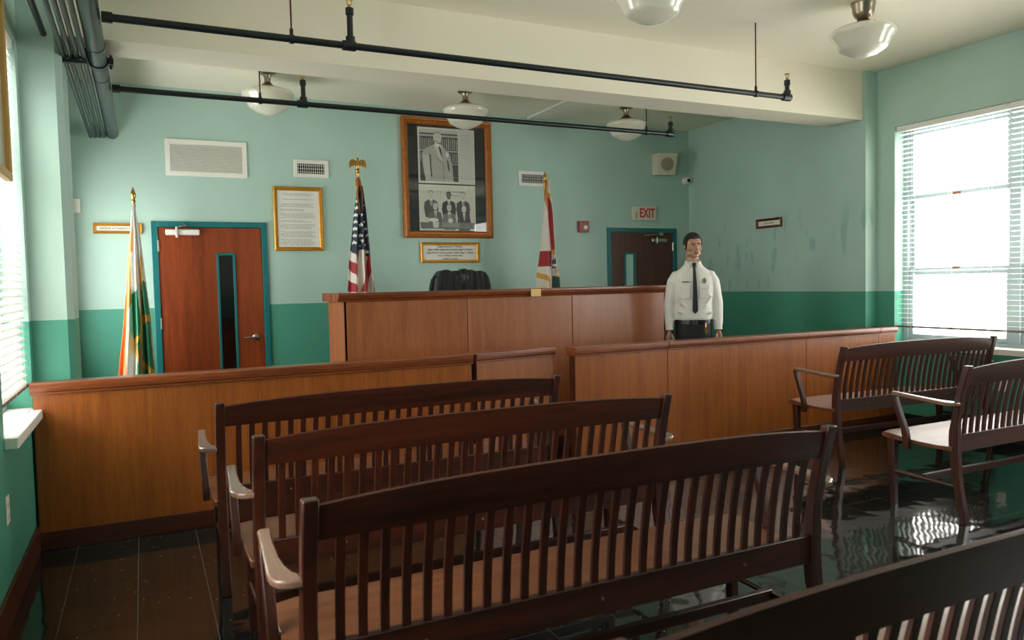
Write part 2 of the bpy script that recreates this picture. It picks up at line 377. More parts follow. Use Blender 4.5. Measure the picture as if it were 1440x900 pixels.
# corridor behind the doors
def corridor(x0, x1, name, e, col):
    mb = MB(); y0, y1, h = YB + .14, YB + 1.9, 2.5
    mb.box(x0 - .05, x0, y0, y1, 0, h); mb.box(x1, x1 + .05, y0, y1, 0, h); mb.box(x0 - .05, x1 + .05, y1, y1 + .05, 0, h); mb.box(x0 - .05, x1 + .05, y0, y1, h, h + .05)
    struct(mb.obj(name, col))
    l = bpy.data.lights.new('corridor_lamp', 'AREA'); l.shape = 'RECTANGLE'; l.size = .6; l.size_y = .3; l.energy = e
    o = bpy.data.objects.new('corridor_lamp', l); o.location = ((x0 + x1) / 2, (y0 + y1) / 2, h - .03); COL.objects.link(o)
corridor(-.3, 1.7, 'wall_corridor_left', 2.0, mat('corridor_brown', (60, 44, 36), .7))
corridor(4.9, 6.9, 'wall_corridor_right', 8, M_WALL)

# ---------------------------------------------------------------- doors
def door(n, x0, x1, mdoor, hinge_left, lite, lever, closer):
    """x0..x1 outer frame"""
    r = struct(thing('door_%d' % n, 'x', 'door', (0, YB, 0))); del r['category']
    r['label'] = 'reddish brown wooden door with teal frame, lever handle and narrow glass slot' if n == 1 else 'dark brown wooden door under the exit sign behind the standing man'
    fw, H = .055, 2.18
    f = MB(); f.box(x0, x0 + fw, -.02, .14, 0, H); f.box(x1 - fw, x1, -.02, .14, 0, H); f.box(x0 + fw, x1 - fw, -.02, .14, H - fw, H)
    f.obj('door_frame', M_TRIM, r, bevel=.004)
    a, b = x0 + fw + .004, x1 - fw - .004; y0, y1 = -.002, .042
    lx0, lx1, lz0, lz1 = lite
    lf = MB(); wall_boxes(lf, 'x', y0, y1, a, b, .012, H - fw - .004, [(lx0, lx1, lz0, lz1)])
    leaf = lf.obj('door_leaf', mdoor, r)
    t = .024; g = MB()
    g.box(lx0 - t * .3, lx0 + t * .7, y0 - .012, y0, lz0 - .01, lz1 + .01); g.box(lx1 - t * .7, lx1 + t * .3, y0 - .012, y0, lz0 - .01, lz1 + .01)
    g.box(lx0, lx1, y0 - .012, y0, lz1 - t * .7, lz1 + t * .3); g.box(lx0, lx1, y0 - .012, y0, lz0 - t * .3, lz0 + t * .7)
    g.obj('glass_bead', M_TRIM, leaf, bevel=.003)
    MB().box(lx0, lx1, .014, .02, lz0, lz1).obj('glass_pane', M_CLEAR, leaf)
    for z in (.3, 1.18, 1.94):
        hx = (x0 + fw) if hinge_left else (x1 - fw)
        h = MB().tube([(hx, y0 - .008, z - .055), (hx, y0 - .008, z + .055)], .011, 12); h.box(hx - .014, hx + .014, y0 - .004, y0, z - .055, z + .055)
        h.obj('hinge', M_STEEL, r, smooth=True)
    if closer == 'a':
        c0 = x0 + .125; c = MB().box(c0, c0 + .31, y0 - .05, y0, 2.045, 2.10); c.obj('door_closer', M_WHITE, r, bevel=.012, seg=3)
        ar = MB().tube([(c0 + .10, y0 - .06, 2.02), (c0 + .10, y0 - .06, 2.125)], .012, 10); ar.tube([(c0 + .10, y0 - .065, 2.12), (c0 + .19, y0 - .1, 2.135), (c0 + .17, y0 - .03, 2.15)], .008, 8)
        ar.obj('closer_arm', M_STEEL, r, smooth=True)
    else:
        c0 = x1 - .42; c = MB().box(c0, c0 + .24, y0 - .05, y0, 2.00, 2.045); c.obj('door_closer', M_STEEL, r, bevel=.01, seg=3)
        ar = MB().tube([(c0 + .07, y0 - .06, 1.98), (c0 + .07, y0 - .06, 2.06)], .01, 10); ar.tube([(c0 - .14, y0 - .06, 2.085), (c0 + .13, y0 - .07, 2.10)], .008, 8); ar.box(c0 + .1, c0 + .16, y0 - .07, y0 - .02, 2.085, 2.12)
        ar.obj('closer_arm', M_STEEL, r, smooth=True)
    if lever:
        lx, lz = lever
        h = MB().lathe([(.0, -.0), (.034, -.0), (.034, -.012), (.022, -.02), (.012, -.024), (.012, -.06), (0, -.06)], (lx, y0, lz), 24, 'y')
        h.tube([(lx, y0 - .055, lz), (lx - .05, y0 - .058, lz + .002), (lx - .12, y0 - .055, lz)], [.012, .011, .009], 12)
        h.obj('lever_handle', M_STEEL, r, smooth=True)
        s = MB().box(x1 - fw - .004, x1 - fw + .02, y0 - .006, y0 + .004, lz - .06, lz + .05); s.obj('strike_plate', M_STEEL, r)
    return r
zz = lambda px, py, y=YB: onY(px, py, y)
l1 = zz(303, 356)[0]; l2 = zz(331, 356)[0]
door(1, zz(213, 340)[0], zz(375.5, 340)[0], M_DOOR, True, (l1 + .012, l2 - .012, .45, zz(315, 357)[1]), (zz(360, 474)[0], zz(360, 474)[1]), 'a')
l1 = zz(877, 356)[0]; l2 = zz(894, 356)[0]
door(2, zz(853.5, 340)[0], zz(950.5, 340)[0], M_DOOR2, False, (l1 + .012, l2 - .012, .45, zz(885, 356)[1]), None, 'b')

# ---------------------------------------------------------------- windows
def make_window(n, side, y0, y1, double, blind, slats):
    """side +1 right wall (inside face x=XR, outside +x), -1 left"""
    xf = XR if side > 0 else XL; WZ1 = ZTOP.get(y0, globals()['WZ1'])
    r = struct(bpy.data.objects.new('window_%d' % n, None)); COL.objects.link(r); r.location = (xf, 0, 0)
    X = lambda a, b: (min(side * a, side * b), max(side * a, side * b))
    def bx(mb, a, b, u0, u1, h0, h1): xx = X(a, b); mb.box(xx[0], xx[1], u0, u1, h0, h1)
    f = MB(); bx(f, .13, .22, y0, y0 + .05, WZ0, WZ1); bx(f, .13, .22, y1 - .05, y1, WZ0, WZ1); bx(f, .13, .22, y0 + .05, y1 - .05, WZ1 - .05, WZ1); bx(f, .13, .22, y0 + .05, y1 - .05, WZ0, WZ0 + .05)
    units = [(y0 + .05, y1 - .05)]
    if double:
        c = double; bx(f, .12, .22, c - .045, c + .045, WZ0 + .05, WZ1 - .05); units = [(y0 + .05, c - .045), (c + .045, y1 - .05)]
    f.obj('window_frame', M_SASH, r, bevel=.003)
    zm = 1.50
    for a, b in units:
        for k, (h0, h1, d) in enumerate(((WZ0 + .05, 1.565, .15), (1.495, 2.31, .18), (2.235, WZ1 - .05, .15))):
            s = MB(); t = .045
            bx(s, d, d + .03, a, a + t, h0, h1); bx(s, d, d + .03, b - t, b, h0, h1); bx(s, d, d + .03, a + t, b - t, h0, h0 + t); bx(s, d, d + .03, a + t, b - t, h1 - t, h1)
            so = s.obj('sash', M_SASH, r, bevel=.003)
            g = MB(); bx(g, d + .012, d + .016, a + t, b - t, h0 + t, h1 - t); g.obj('glass_pane', M_CLEAR, so)
        for zl in (1.55, 2.25):
            lk = MB(); bx(lk, .125, .15, (a + b) / 2 - .03, (a + b) / 2 + .03, zl, zl + .022); lk.obj('sash_lock', mat('lock_brown', (110, 62, 44), .5), r)
    s = MB(); bx(s, .0, .13, y0 + .002, y1 - .002, WZ0 + .001, WZ0 + .018); bx(s, -.06, -.0005, y0 - .03, y1 + .03, WZ0 - .035, WZ0 + .018); s.obj('window_sill', M_WHITE, r, bevel=.005)
    if blind:
        zb = blind['bottom']; spans = blind['spans']
        for k, (a, b) in enumerate(spans):
            br = thing('venetian_blind', blind['labels'][k], 'blind', (xf, 0, 0), 0, None)
            h = MB(); bx(h, .01, .065, a, b, WZ1 - .055, WZ1 - .002); h.obj('headrail', M_BLIND, br, bevel=.004)
            w = MB(); hw = .025; 
            prof = [(-hw, -.0028), (-hw * .5, .0004), (0, .0014), (hw * .5, .0004), (hw, -.0028), (hw * .5, -.0018), (0, -.0008), (-hw * .5, -.0018)]
            w.prism(prof, 'y', a + .005, b - .005); sm = w.mesh('slat', M_BLIND)
            z = WZ1 - .085; top = z; 
            while z > zb + .03:
                o = bpy.data.objects.new('slat', sm); COL.objects.link(o); o.parent = br; o.location = (side * .037, 0, z); o.rotation_euler = (0, side * blind['tilt'] + random.uniform(-.03, .03), 0); z -= slats
            m_ = MB(); bx(m_, .012, .062, a + .005, b - .005, zb, zb + .018); m_.obj('bottom_rail', mat('blind_bottom_rail', (120, 104, 92), .5), br, bevel=.004)
            for q in (a + .16, (a + b) / 2, b - .16):
                cds = MB(); bx(cds, .0615, .0625, q - .001, q + .001, zb, WZ1 - .05); bx(cds, .011, .012, q - .001, q + .001, zb, WZ1 - .05)
                cds.obj('ladder_cord', M_BLIND, br)
    return r
make_window(1, 1, 2.98, 5.18, 4.08, dict(bottom=.975, spans=[(4.09, 5.165), (2.995, 4.075)], tilt=.10,
    labels=['white venetian blind over the window pane nearest the corner column', 'white venetian blind over the window half cut by the right edge']), .0465)
make_window(2, 1, -.1, 2.2, 1.05, None, .05)
make_window(3, -1, 4.22, 5.28, None, dict(bottom=.955, spans=[(4.235, 5.265)], tilt=-.55, labels=['white venetian blind on the left wall window behind the gold frame']), .042)
make_window(4, -1, 1.2, 2.6, None, None, .05)
make_window(5, -1, 6.3, 7.9, 7.1, None, .05)

# ---------------------------------------------------------------- low rail (bar) across the room
RY = 5.147
def rail_section(x0, x1, seams, label, endcap=None, rz=0, loc=None, kick=True, name='courtroom_rail', cat='railing', z=.985):
    r = thing(name, label, cat, loc or (x0, RY, 0), rz)
    L = x1 - x0
    MB().box(.012, L - .012, .010, .075, .0, z - .06).obj('core', M_KICK, r)
    xs = [0] + [s - x0 for s in seams] + [L]
    for a, b in zip(xs[:-1], xs[1:]):
        MB().box(a + .0025, b - .0025, -.006, .012, .0 if not kick else .10, z - .062).obj('veneer_panel', M_PANEL, r, bevel=.002)
        # cap with stepped moulding
        prof = [(-.022, z - .070), (-.022, z - .058), (-.030, z - .050), (-.034, z - .030), (-.034, z - .006), (-.028, z), (.100, z), (.106, z - .006), (.106, z - .05), (.095, z - .07)]
        MB().prism(prof, 'x', a + (.0015 if a else -.012), b - (.0015 if b < L else -.008)).obj('cap_moulding', M_CAP, r, bevel=.002)
    MB().box(0, L, .07, .082, 0, z - .06).obj('back_panel', M_PANEL, r)
    MB().box(-.001, .012, -.004, .08, 0, z - .06).obj('end_panel', M_KICK, r)
    MB().box(L - .012, L + .001, -.004, .08, 0, z - .06).obj('end_panel', M_KICK, r)
    if kick: MB().box(0, L, -.022, -.004, 0, .108).obj('kick_board', M_KICK, r, bevel=.004)
    return r
xg0, xg1 = onY(664, 500, RY)[0], onY(806, 500, RY)[0]
rail_section(XL + .015, xg0 - .01, [], 'long orange brown wooden bar rail left of the gate', name='bar_rail')
gw = .72
g = rail_section(0, gw, [], 'low wooden swing gate standing slightly ajar in the bar rail', name='rail_gate', cat='gate', loc=(xg0 + .03, RY, 0), rz=math.radians(9), kick=False, z=.992)
rail_section(xg1 + .012, XR - .04, [onY(938, 493, RY)[0], onY(1133, 480, RY)[0], onY(1235, 475, RY)[0]], 'wooden bar rail right of the gate with three upright seams', name='bar_rail', z=.985)

# ---------------------------------------------------------------- judge's bench
BY = 6.0
bx0, bx1 = onY(483, 430, BY)[0], onY(936, 430, BY)[0]
jb = thing('judge_bench', 'tall wooden judge bench with three veneered front panels and brass plate', 'desk', (0, 0, 0))
zt = 1.452
cuts = [bx0, onY(657, 430, BY)[0], onY(804.5, 430, BY)[0], bx1]
for a, b in zip(cuts[:-1], cuts[1:]):
    MB().box(a + .003, b - .003, BY, BY + .02, .1, zt - .065).obj('front_panel', M_PANEL2, jb, bevel=.002)
MB().box(bx0 + .01, bx1 - .01, BY + .018, BY + .05, 0, zt - .07).obj('core', M_KICK, jb)
MB().box(bx0, bx0 + .02, BY + .0, BY + .55, .0, zt - .065).obj('side_panel', M_PANEL2, jb)
MB().box(bx1 - .02, bx1, BY + .0, BY + .55, .0, zt - .065).obj('side_panel', M_PANEL2, jb)
MB().box(bx0, bx1, BY - .012, BY + .01, 0, .1).obj('kick_board', M_KICK, jb)
prof = [(-.012, zt - .072), (-.018, zt - .055), (-.035, zt - .045), (-.042, zt - .02), (-.042, zt - .004), (-.036, zt), (.12, zt), (.12, zt - .072)]
def cap(mb, x0, x1):  # front cap
    return mb.prism([(BY + p[0], p[1]) for p in prof], 'x', x0, x1)
cap(MB(), bx0 - .05, bx1 + .02).obj('cap_moulding', M_CAP, jb, bevel=.002)
MB().box(bx0 - .05, bx0 + .1, BY + .12, BY + .55, zt - .07, zt).obj('side_cap', M_CAP, jb, bevel=.004)
MB().box(bx1 - .1, bx1 + .02, BY + .12, BY + .55, zt - .07, zt).obj('side_cap', M_CAP, jb, bevel=.004)
MB().box(bx0 + .02, bx1 - .02, BY + .05, BY + .62, 1.06, 1.10).obj('desk_top', M_CAP, jb)
px0, px1 = onY(746, 408, BY - .04)[0], onY(760, 408, BY - .04)[0]
MB().box(px0, px1, BY - .05, BY - .04, zt - .072, zt - .004).obj('name_plate', mat('plate_brass', (178, 148, 96), .35, metal=.6), jb, bevel=.001)
# dais
struct(MB().box(bx0 + .02, bx1 - .02, BY + .06, YB - .01, 0, .30).obj('floor_dais', M_KICK))

# judge's chair with a black robe over its back
jc = thing('judge_chair', 'high-backed chair behind the bench with its back hidden under a black robe', 'chair', (2.90, 6.95, .30))
M_CLOTH = mat('black_robe_cloth', (20, 26, 27), .75, bump=.3, bscale=30, sheen=.15)
M_LEATH = mat('chair_leather', (24, 38, 40), .4)
b_ = MB()
MB().box(-.27, .27, -.28, .22, .42, .52).obj('seat', M_LEATH, jc, bevel=.03, seg=3)
bk = MB(); bk.prism([(-.24, .52), (.24, .52), (.30, 1.10), (.27, 1.28), (.18, 1.31), (-.18, 1.31), (-.27, 1.28), (-.30, 1.10)], 'y', .16, .22); bk.obj('backrest', M_LEATH, jc, bevel=.02, seg=3)
MB().tube([(0, 0, .1), (0, 0, .43)], .03, 16).obj('gas_stem', M_STEEL, jc, smooth=True)
for k in range(5):
    a = 2 * PI * k / 5; MB().tube([(0, 0, .11), (.28 * math.cos(a), .28 * math.sin(a), .06)], [.028, .018], 10).obj('base_leg', M_LEATH, jc, smooth=True)
    MB().tube([(.28 * math.cos(a) - .012, .28 * math.sin(a), .03), (.28 * math.cos(a) + .012, .28 * math.sin(a), .03)], .03, 14).obj('caster', M_LEATH, jc, smooth=True)
for sx in (-1, 1):
    MB().box(sx * .30 - .03, sx * .30 + .03, -.22, .15, .70, .735).obj('armrest', M_LEATH, jc, bevel=.012)
    MB().box(sx * .30 - .015, sx * .30 + .015, -.05, 0.0, .47, .70).obj('arm_support', M_LEATH, jc)
# robe: draped surface front and back over the top edge
rb = thing('judicial_robe', 'black judicial robe draped over the back of the chair behind the bench', 'robe', (2.90, 6.95, .30))
rows = []
nx, nv = 60, 30
for i in range(nv):
    v = i / (nv - 1) * 2 - 1         # -1 front bottom .. 0 top .. +1 back bottom
    row = []
    for j in range(nx):
        u = j / (nx - 1) * 2 - 1; d = abs(v)
        hang = max(0, (d - .12) / .88)
        topz = 1.345 - .02 * abs(u) ** 4 + .010 * math.sin(u * 7 + .5) + .005 * math.sin(u * 19)
        w = (.262 + .105 * hang ** .7) * (1)
        z = topz - hang * .55 - (.03 * abs(u) ** 12)
        y = .19 + (-1 if v < 0 else 1) * (min(d, .12) / .12 * .065 + hang * .05) + (.016 * math.sin(u * 17 + 5 * hang) * (.25 + hang) + .007 * math.sin(u * 31 + 1 + 3 * hang))
        row.append((u * w + .006 * math.sin(v * 7 + u * 3), y, z))
    rows.append(row)
o = MB().grid(rows).obj('robe_body', M_CLOTH, rb, smooth='all'); sd = o.modifiers.new('solid', 'SOLIDIFY'); sd.thickness = .008
yk = MB(); rows = [[(.085 * math.cos(t) * s, .118 - .006 * (1 - s), 1.255 + .05 * math.sin(t) * s) for t in [2 * PI * k / 24 for k in range(24)]] for s in (1., .85, .5, .02)]
yk.grid(rows, closed=True); yk.obj('collar_yoke', M_LEATH, rb, smooth='all', label='dark green grey rounded patch on the robe')

# ---------------------------------------------------------------- slatted benches
def post_y(z):
    pts = [(0, 0), (.2, .04), (.45, .07), (.6, .065), (.8, .03), (.955, -.015), (1.0, -.03)]
    for (a, ya), (b, yb) in zip(pts[:-1], pts[1:]):
        if z <= b:
            t = (z - a) / (b - a); t = t; return ya + (yb - ya) * t
    return -.03
def smooth_y(z):  # smoothed
    return sum(post_y(min(max(z + d, 0), 1.)) for d in (-.08, -.04, 0, .04, .08)) / 5
def strip_profile(z0, z1, t, n=14, taper=None):
    zs = [z0 + (z1 - z0) * i / (n - 1) for i in range(n)]
    tt = [t if taper is None else taper(z) for z in zs]
    return [(smooth_y(z) - q / 2, z) for z, q in zip(zs, tt)] + [(smooth_y(z) + q / 2, z) for z, q in reversed(list(zip(zs, tt)))]
BENCH_MESH = {}
def bench(L, loc, rz, label, group='slatted courtroom benches'):
    r = thing('slatted_bench', label, 'bench', loc, rz, group)
    def part(key, name, build, m, at=(0, 0, 0), bevel=.003, smooth=True):
        if key not in BENCH_MESH: BENCH_MESH[key] = build().mesh(name, m, smooth)
        o = bpy.data.objects.new(name, BENCH_MESH[key]); COL.objects.link(o); o.parent = r; o.location = at
        if bevel:
            b = o.modifiers.new('bevel', 'BEVEL'); b.width = bevel; b.segments = 2; b.limit_method = 'ANGLE'
        return o
    PW = .044
    def post():
        return MB().prism(strip_profile(0, .955, .05, 20, lambda z: .055 if .35 < z < .6 else (.042 + .0 * z)), 'x', 0, PW)
    part('post', 'back_post', post, M_BZ, (0, 0, 0), .005); part('post', 'back_post', post, M_BZ, (L - PW, 0, 0), .005)
    # crest rail, arched top
    def crest():
        n = 28; rows = []
        for i in range(n + 1):
            x = PW + (L - 2 * PW) * i / n; u = 2 * i / n - 1
            zt_ = .938 + .030 * (1 - abs(u) ** 3.2); zb_ = .835 + .004 * (1 - u * u); zm_ = (zt_ + zb_) / 2
            y = smooth_y; e = .011
            rows.append([(x, y(zb_) - .013, zb_), (x, y(zm_) - .014, zm_), (x, y(zt_) - .009, zt_ - .004), (x, y(zt_), zt_), (x, y(zt_) + .009, zt_ - .004), (x, y(zm_) + .014, zm_), (x, y(zb_) + .013, zb_)])
        return MB().grid(rows, closed=True, cap=True)
    part(('crest', L), 'crest_rail', crest, M_BX, bevel=0)
    part(('lower', L), 'lower_back_rail', lambda: MB().prism(strip_profile(.425, .53, .03, 6), 'x', PW, L - PW), M_BX)
    def slat(): return MB().prism(strip_profile(.525, .842, .014, 14), 'x', -.0135, .0135)
    n = round((L - 2 * PW) / .0625) - 1; sp = (L - 2 * PW) / (n + 1)
    for k in range(n): part('slat', 'slat', slat, M_BZ, (PW + sp * (k + 1), 0, 0), .002)
    # saddle seat
    def seat():
        rows = []; nx = 24; prof = [(.06, .462), (.16, .455), (.30, .457), (.42, .466), (.52, .478), (.56, .476), (.572, .462), (.565, .448), (.53, .442), (.3, .432), (.06, .432)]
        for i in range(nx + 1):
            u = i / nx; x = -.014 + (L + .028) * u; e = min(u, 1 - u) * L
            k = 0.02 * max(0, 1 - e / .06) ** 2
            rows.append([(x, y - (k * 1.4 if y > .4 else 0), z) for y, z in prof])
        return MB().grid(rows, closed=True, cap=True)
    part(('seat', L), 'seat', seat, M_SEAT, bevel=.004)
    def leg():
        w = MB(); a, b = .025, .017
        rows = []
        for z, h in ((.0, b), (.05, b), (.44, a)):
            yc = .485 + .012 * (z / .44); rows.append([(-h, yc - h, z), (h, yc - h, z), (h, yc + h, z), (-h, yc + h, z)])
        return w.grid(rows, closed=True, cap=True)
    def glide(): return MB().lathe([(.017, -.0), (.017, .007)], (0, 0, 0), 12)
    for x in (.035, L - .035):
        lg = part('leg', 'front_leg', leg, M_BZ, (x, 0, 0), .003)
        gl = part('glide', 'leg_glide', glide, M_STEEL, (0, .485, .0), 0); gl.parent = lg
    def sstr(): return MB().tube([(0, .05, .215), (0, .485, .225)], .0125, 10)
    for x in (.030, L - .030): part('sstr', 'side_stretcher', sstr, M_BY, (x, 0, 0), 0)
    part(('ls', L), 'long_stretcher', lambda: MB().box(.03, L - .03, .26, .29, .20, .245), M_BX)
    def apron(): return MB().box(.035, L - .035, .50, .518, .385, .445)
    part(('apron', L), 'front_apron', apron, M_BX)
    # arms: outboard paddle that curves in to the post
    def arm(s):
        out = [(-.018, .445), (-.052, .445), (-.058, .43), (-.064, .30), (-.072, .17), (-.077, .10), (-.073, .065), (-.058, .038), (-.03, .022), (.004, .018), (.004, .062), (-.010, .085), (-.021, .13), (-.027, .20), (-.025, .32), (-.016, .43)]
        n = len(out); top = []; bot = []
        for x, y in out:
            z = .735 + .022 * (y - .03) / .4
            top.append((s * x, y, z)); bot.append((s * x, y, z - .024))
        w = MB(); return w.add(top + bot, [tuple(range(n)), tuple(range(2 * n - 1, n - 1, -1))] + [(i, (i + 1) % n, n + (i + 1) % n, n + i) for i in range(n)])
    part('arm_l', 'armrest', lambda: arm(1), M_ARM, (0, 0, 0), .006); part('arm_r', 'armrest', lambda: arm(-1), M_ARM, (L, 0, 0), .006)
    def sup(s):
        pts = [(.43, .735), (.415, .68), (.385, .60), (.355, .52), (.345, .455), (.345, .40)]
        rows = []
        for i, (y, z) in enumerate(pts):
            h = .017 + .004 * (i / 5); xo = [-.056, -.056, -.055, -.053, -.051, -.051][i]
            rows.append([(s * (xo + .034), y - h, z), (s * (xo + .034), y + h, z), (s * (xo), y + h, z), (s * (xo), y - h, z)])
        return MB().grid(rows, closed=True, cap=True)
    part('sup_l', 'arm_support', lambda: sup(1), M_BZ, (0, 0, 0), .004); part('sup_r', 'arm_support', lambda: sup(-1), M_BZ, (L, 0, 0), .004)
    def plug(): return MB().lathe([(.006, -.003), (.005, .001), (0, .001)], (0, 0, 0), 10, 'y')
    k = 0
    for x in (.35, .95, 1.55):
        if x < L: part('plug', 'screw_plug', plug, M_ARM, (x, smooth_y(.478) - .0155, .478), 0)
    return r
bench(1.92, (.345, 1.99, 0), 0, 'dark bench with its whole slatted back in view, third from the bar rail')
bench(1.92, (.345, 2.95, 0), 0, 'dark bench second from the bar rail, between two others on the left')
bench(1.90, (.292, 3.90, 0), 0, 'dark left bench closest to the bar rail, in front of the gate')
bench(1.92, (.60, .950, 0), 0, 'blurred nearest bench whose back cuts the bottom right corner')
bench(1.80, (4.84, 4.15, 0), math.radians(-2.2), 'right side bench nearest the corner column, against the bar rail')
bench(1.92, (4.34, 2.845, 0), 0, 'right side bench with pale sunlit seat under the window, cut by right edge')

# ---------------------------------------------------------------- ceiling lamps
def lamp(x, y, z, label, tall=False):
    r = thing('schoolhouse_lamp', label, 'ceiling lamp', (x, y, z), 0, None)
    if tall: pr = [(.088, 0), (.088, -.02), (.082, -.03), (.078, -.07), (.066, -.10), (.05, -.115), (.034, -.12)]
    else: pr = [(.075, 0), (.078, -.008), (.07, -.018), (.04, -.026), (.03, -.05), (.028, -.08), (.03, -.1)]
    MB().lathe(list(reversed(pr)) , (0, 0, 0), 32).obj('canopy', M_NICKEL, r, smooth=True)
    e = -.12 if tall else -.098
    MB().lathe([(.098, e - .055), (.09, e - .04), (.055, e - .022), (.036, e), (.030, e + .006)], (0, 0, 0), 32).obj('globe_fitter', M_NICKEL, r, smooth=True)
    for k in range(3):
        a = 2 * PI * k / 3 + .4; MB().tube([(.085 * math.cos(a), .085 * math.sin(a), e - .044), (.115 * math.cos(a), .115 * math.sin(a), e - .044)], .007, 10).obj('thumb_screw', M_NICKEL, r, smooth=True)
    g = e - .05
    prof = [(.0, g - .242), (.03, g - .240), (.09, g - .222), (.15, g - .190), (.166, g - .180), (.174, g - .168), (.196, g - .12), (.222, g - .085), (.235, g - .066), (.236, g - .052), (.222, g - .034), (.19, g - .018), (.14, g - .006), (.10, g + .004), (.09, g + .004)]
    o = MB().lathe(prof, (0, 0, 0), 48).obj('glass_globe', M_GLOBE, r, smooth='all')
    return r
lamp(1.11, 7.30, ZA, 'milk glass ceiling lamp at left, above the row of wall vents')
lamp(3.06, 7.28, ZA, 'milk glass ceiling lamp hanging in front of the big framed photographs')
lamp(5.05, 7.29, ZA, 'milk glass ceiling lamp in the alcove nearest the wall speaker')
lamp(4.99, 4.07, ZC, 'milk glass ceiling lamp in full view at the upper right before the beam', True)
lamp(3.03, 4.07, ZC, 'milk glass ceiling lamp cut off by the top edge of the picture', True)

# ---------------------------------------------------------------- pipes
mp_ = thing('main_pipe', 'thick grey green overhead pipe running along the left wall', 'pipe', (0, 0, 0))
MX, MZ = -.195, 3.0
MB().tube([(MX, YF + .02, MZ), (MX, YB, MZ)], .052, 24).obj('pipe_run', M_PIPE2, mp_, smooth=True)
for y in (5.28, 6.02): MB().tube([(MX, y - .006, MZ), (MX, y + .006, MZ)], .0545, 24).obj('pipe_joint', M_PIPE, mp_, smooth=True)
cl_ = MB().tube([(MX, 5.62, MZ), (MX, 5.70, MZ)], .060, 24); 
for sx in (-1, 1): cl_.box(MX + sx * .070 - .018, MX + sx * .070 + .018, 5.62, 5.70, MZ - .02 + .03 * (sx < 0), MZ + .02 + .03 * (sx < 0)); cl_.tube([(MX + sx * .072, 5.66, MZ - .045 + .04 * (sx < 0)), (MX + sx * .072, 5.66, MZ + .045 + .04 * (sx < 0))], .009, 8)
cl_.obj('grooved_coupling', M_PIPE, mp_, smooth=True)
for i, (x, z) in enumerate(((-.266, 2.965), (-.304, 2.965), (-.340, 2.963), (-.378, 2.962))):
    lab = ['thin overhead conduit beside the thick pipe, nearest to it', 'thin overhead conduit second from the thick pipe', 'thin overhead conduit third from the thick pipe', 'thin overhead conduit furthest from the thick pipe, by the column'][i]
    y_end = YB
    tag(MB().tube([(x, YF + .02 , z), (x, y_end, z)], .0145, 14).obj('conduit', M_CONDUIT, smooth=True), lab, 'pipe', None)
tag(MB().tube([(-.47, YF + .02, 3.06), (-.47, 5.38, 3.06)], .018, 14).obj('conduit', M_CONDUIT, smooth=True), 'short dark conduit ending at the left column face', 'pipe')
hg = MB().box(-.40, -.25, 5.46, 5.50, 2.925, 2.944); 
for x in (-.266, -.304, -.340, -.378): hg.tube([(x, 5.455, 2.964), (x, 5.505, 2.964)], .019, 12)
hg.tube([(-.322, 5.48, 2.93), (-.322, 5.48, 3.075)], .006, 8)
tag(hg.obj('conduit_hanger', M_PIPE, smooth=True), 'dark clamp bar holding the thin conduits under the beam', 'bracket')
def branch(y, z, x1, drops, rods, label):
    r = thing('sprinkler_pipe', label, 'pipe', (0, 0, 0))
    MB().tube([(MX + .056, y, z), (x1, y, z)], .0215, 16).obj('pipe_run', M_PIPE, r, smooth=True)
    MB().tube([(MX + .056, y, z), (MX + .11, y, z)], .03, 16).obj('branch_fitting', M_PIPE, r, smooth=True)
    for dx, h in drops:
        MB().tube([(dx, y, z), (dx, y, z + h)], .0185, 14).obj('riser', M_PIPE, r, smooth=True)
        MB().tube([(dx - .05, y, z), (dx + .03, y, z)], .031, 14).tube([(dx, y, z), (dx, y, z + .055)], .029, 14).obj('pipe_fitting', M_PIPE, r, smooth=True)
        MB().tube([(dx, y, z + h - .03), (dx, y, z + h + .01)], .025, 14).obj('reducer', M_PIPE, r, smooth=True)
        hd = MB().tube([(dx, y, z + h + .01), (dx, y, z + h + .03)], .011, 12); hd.tube([(dx - .012, y, z + h + .03), (dx - .014, y, z + h + .05), (dx, y, z + h + .06)], .003, 6); hd.tube([(dx + .012, y, z + h + .03), (dx + .014, y, z + h + .05), (dx, y, z + h + .06)], .003, 6)
        hd.lathe([(.022, z + h + .06), (.022, z + h + .063)], (dx, y, 0), 14); hd.obj('sprinkler_head', M_BRASS, r, smooth=True)
    for dx in rods:
        zc = ZC if y < 5.4 else ZA
        MB().tube([(dx, y, z + .03), (dx, y, zc)], .0055, 8).obj('hanger_rod', M_BRONZE, r, smooth=True)
        MB().tube([(dx - .012, y, z), (dx + .012, y, z)], .028, 14).tube([(dx, y, z + .02), (dx, y, z + .06)], .011, 8).obj('clevis', M_PIPE, r, smooth=True)
    return r
yf_ = 4.73
branch(yf_, 2.995, onY(1107, 135, yf_)[0], [(onY(493, 64, yf_)[0], .22), (onY(1107, 135, yf_)[0], .13)], [onY(410, 50, yf_)[0], onY(1063, 130, yf_)[0]], 'dark sprinkler pipe in front of the white beam, ending at the upper right')
yr_ = 6.35
branch(yr_, 2.995, onY(943, 187, yr_)[0], [(onY(427, 148, yr_)[0], .18), (onY(943, 187, yr_)[0], .11)], [onY(366, 140, yr_)[0], onY(909, 183, yr_)[0]], 'dark sprinkler pipe beyond the beam crossing before the large picture')

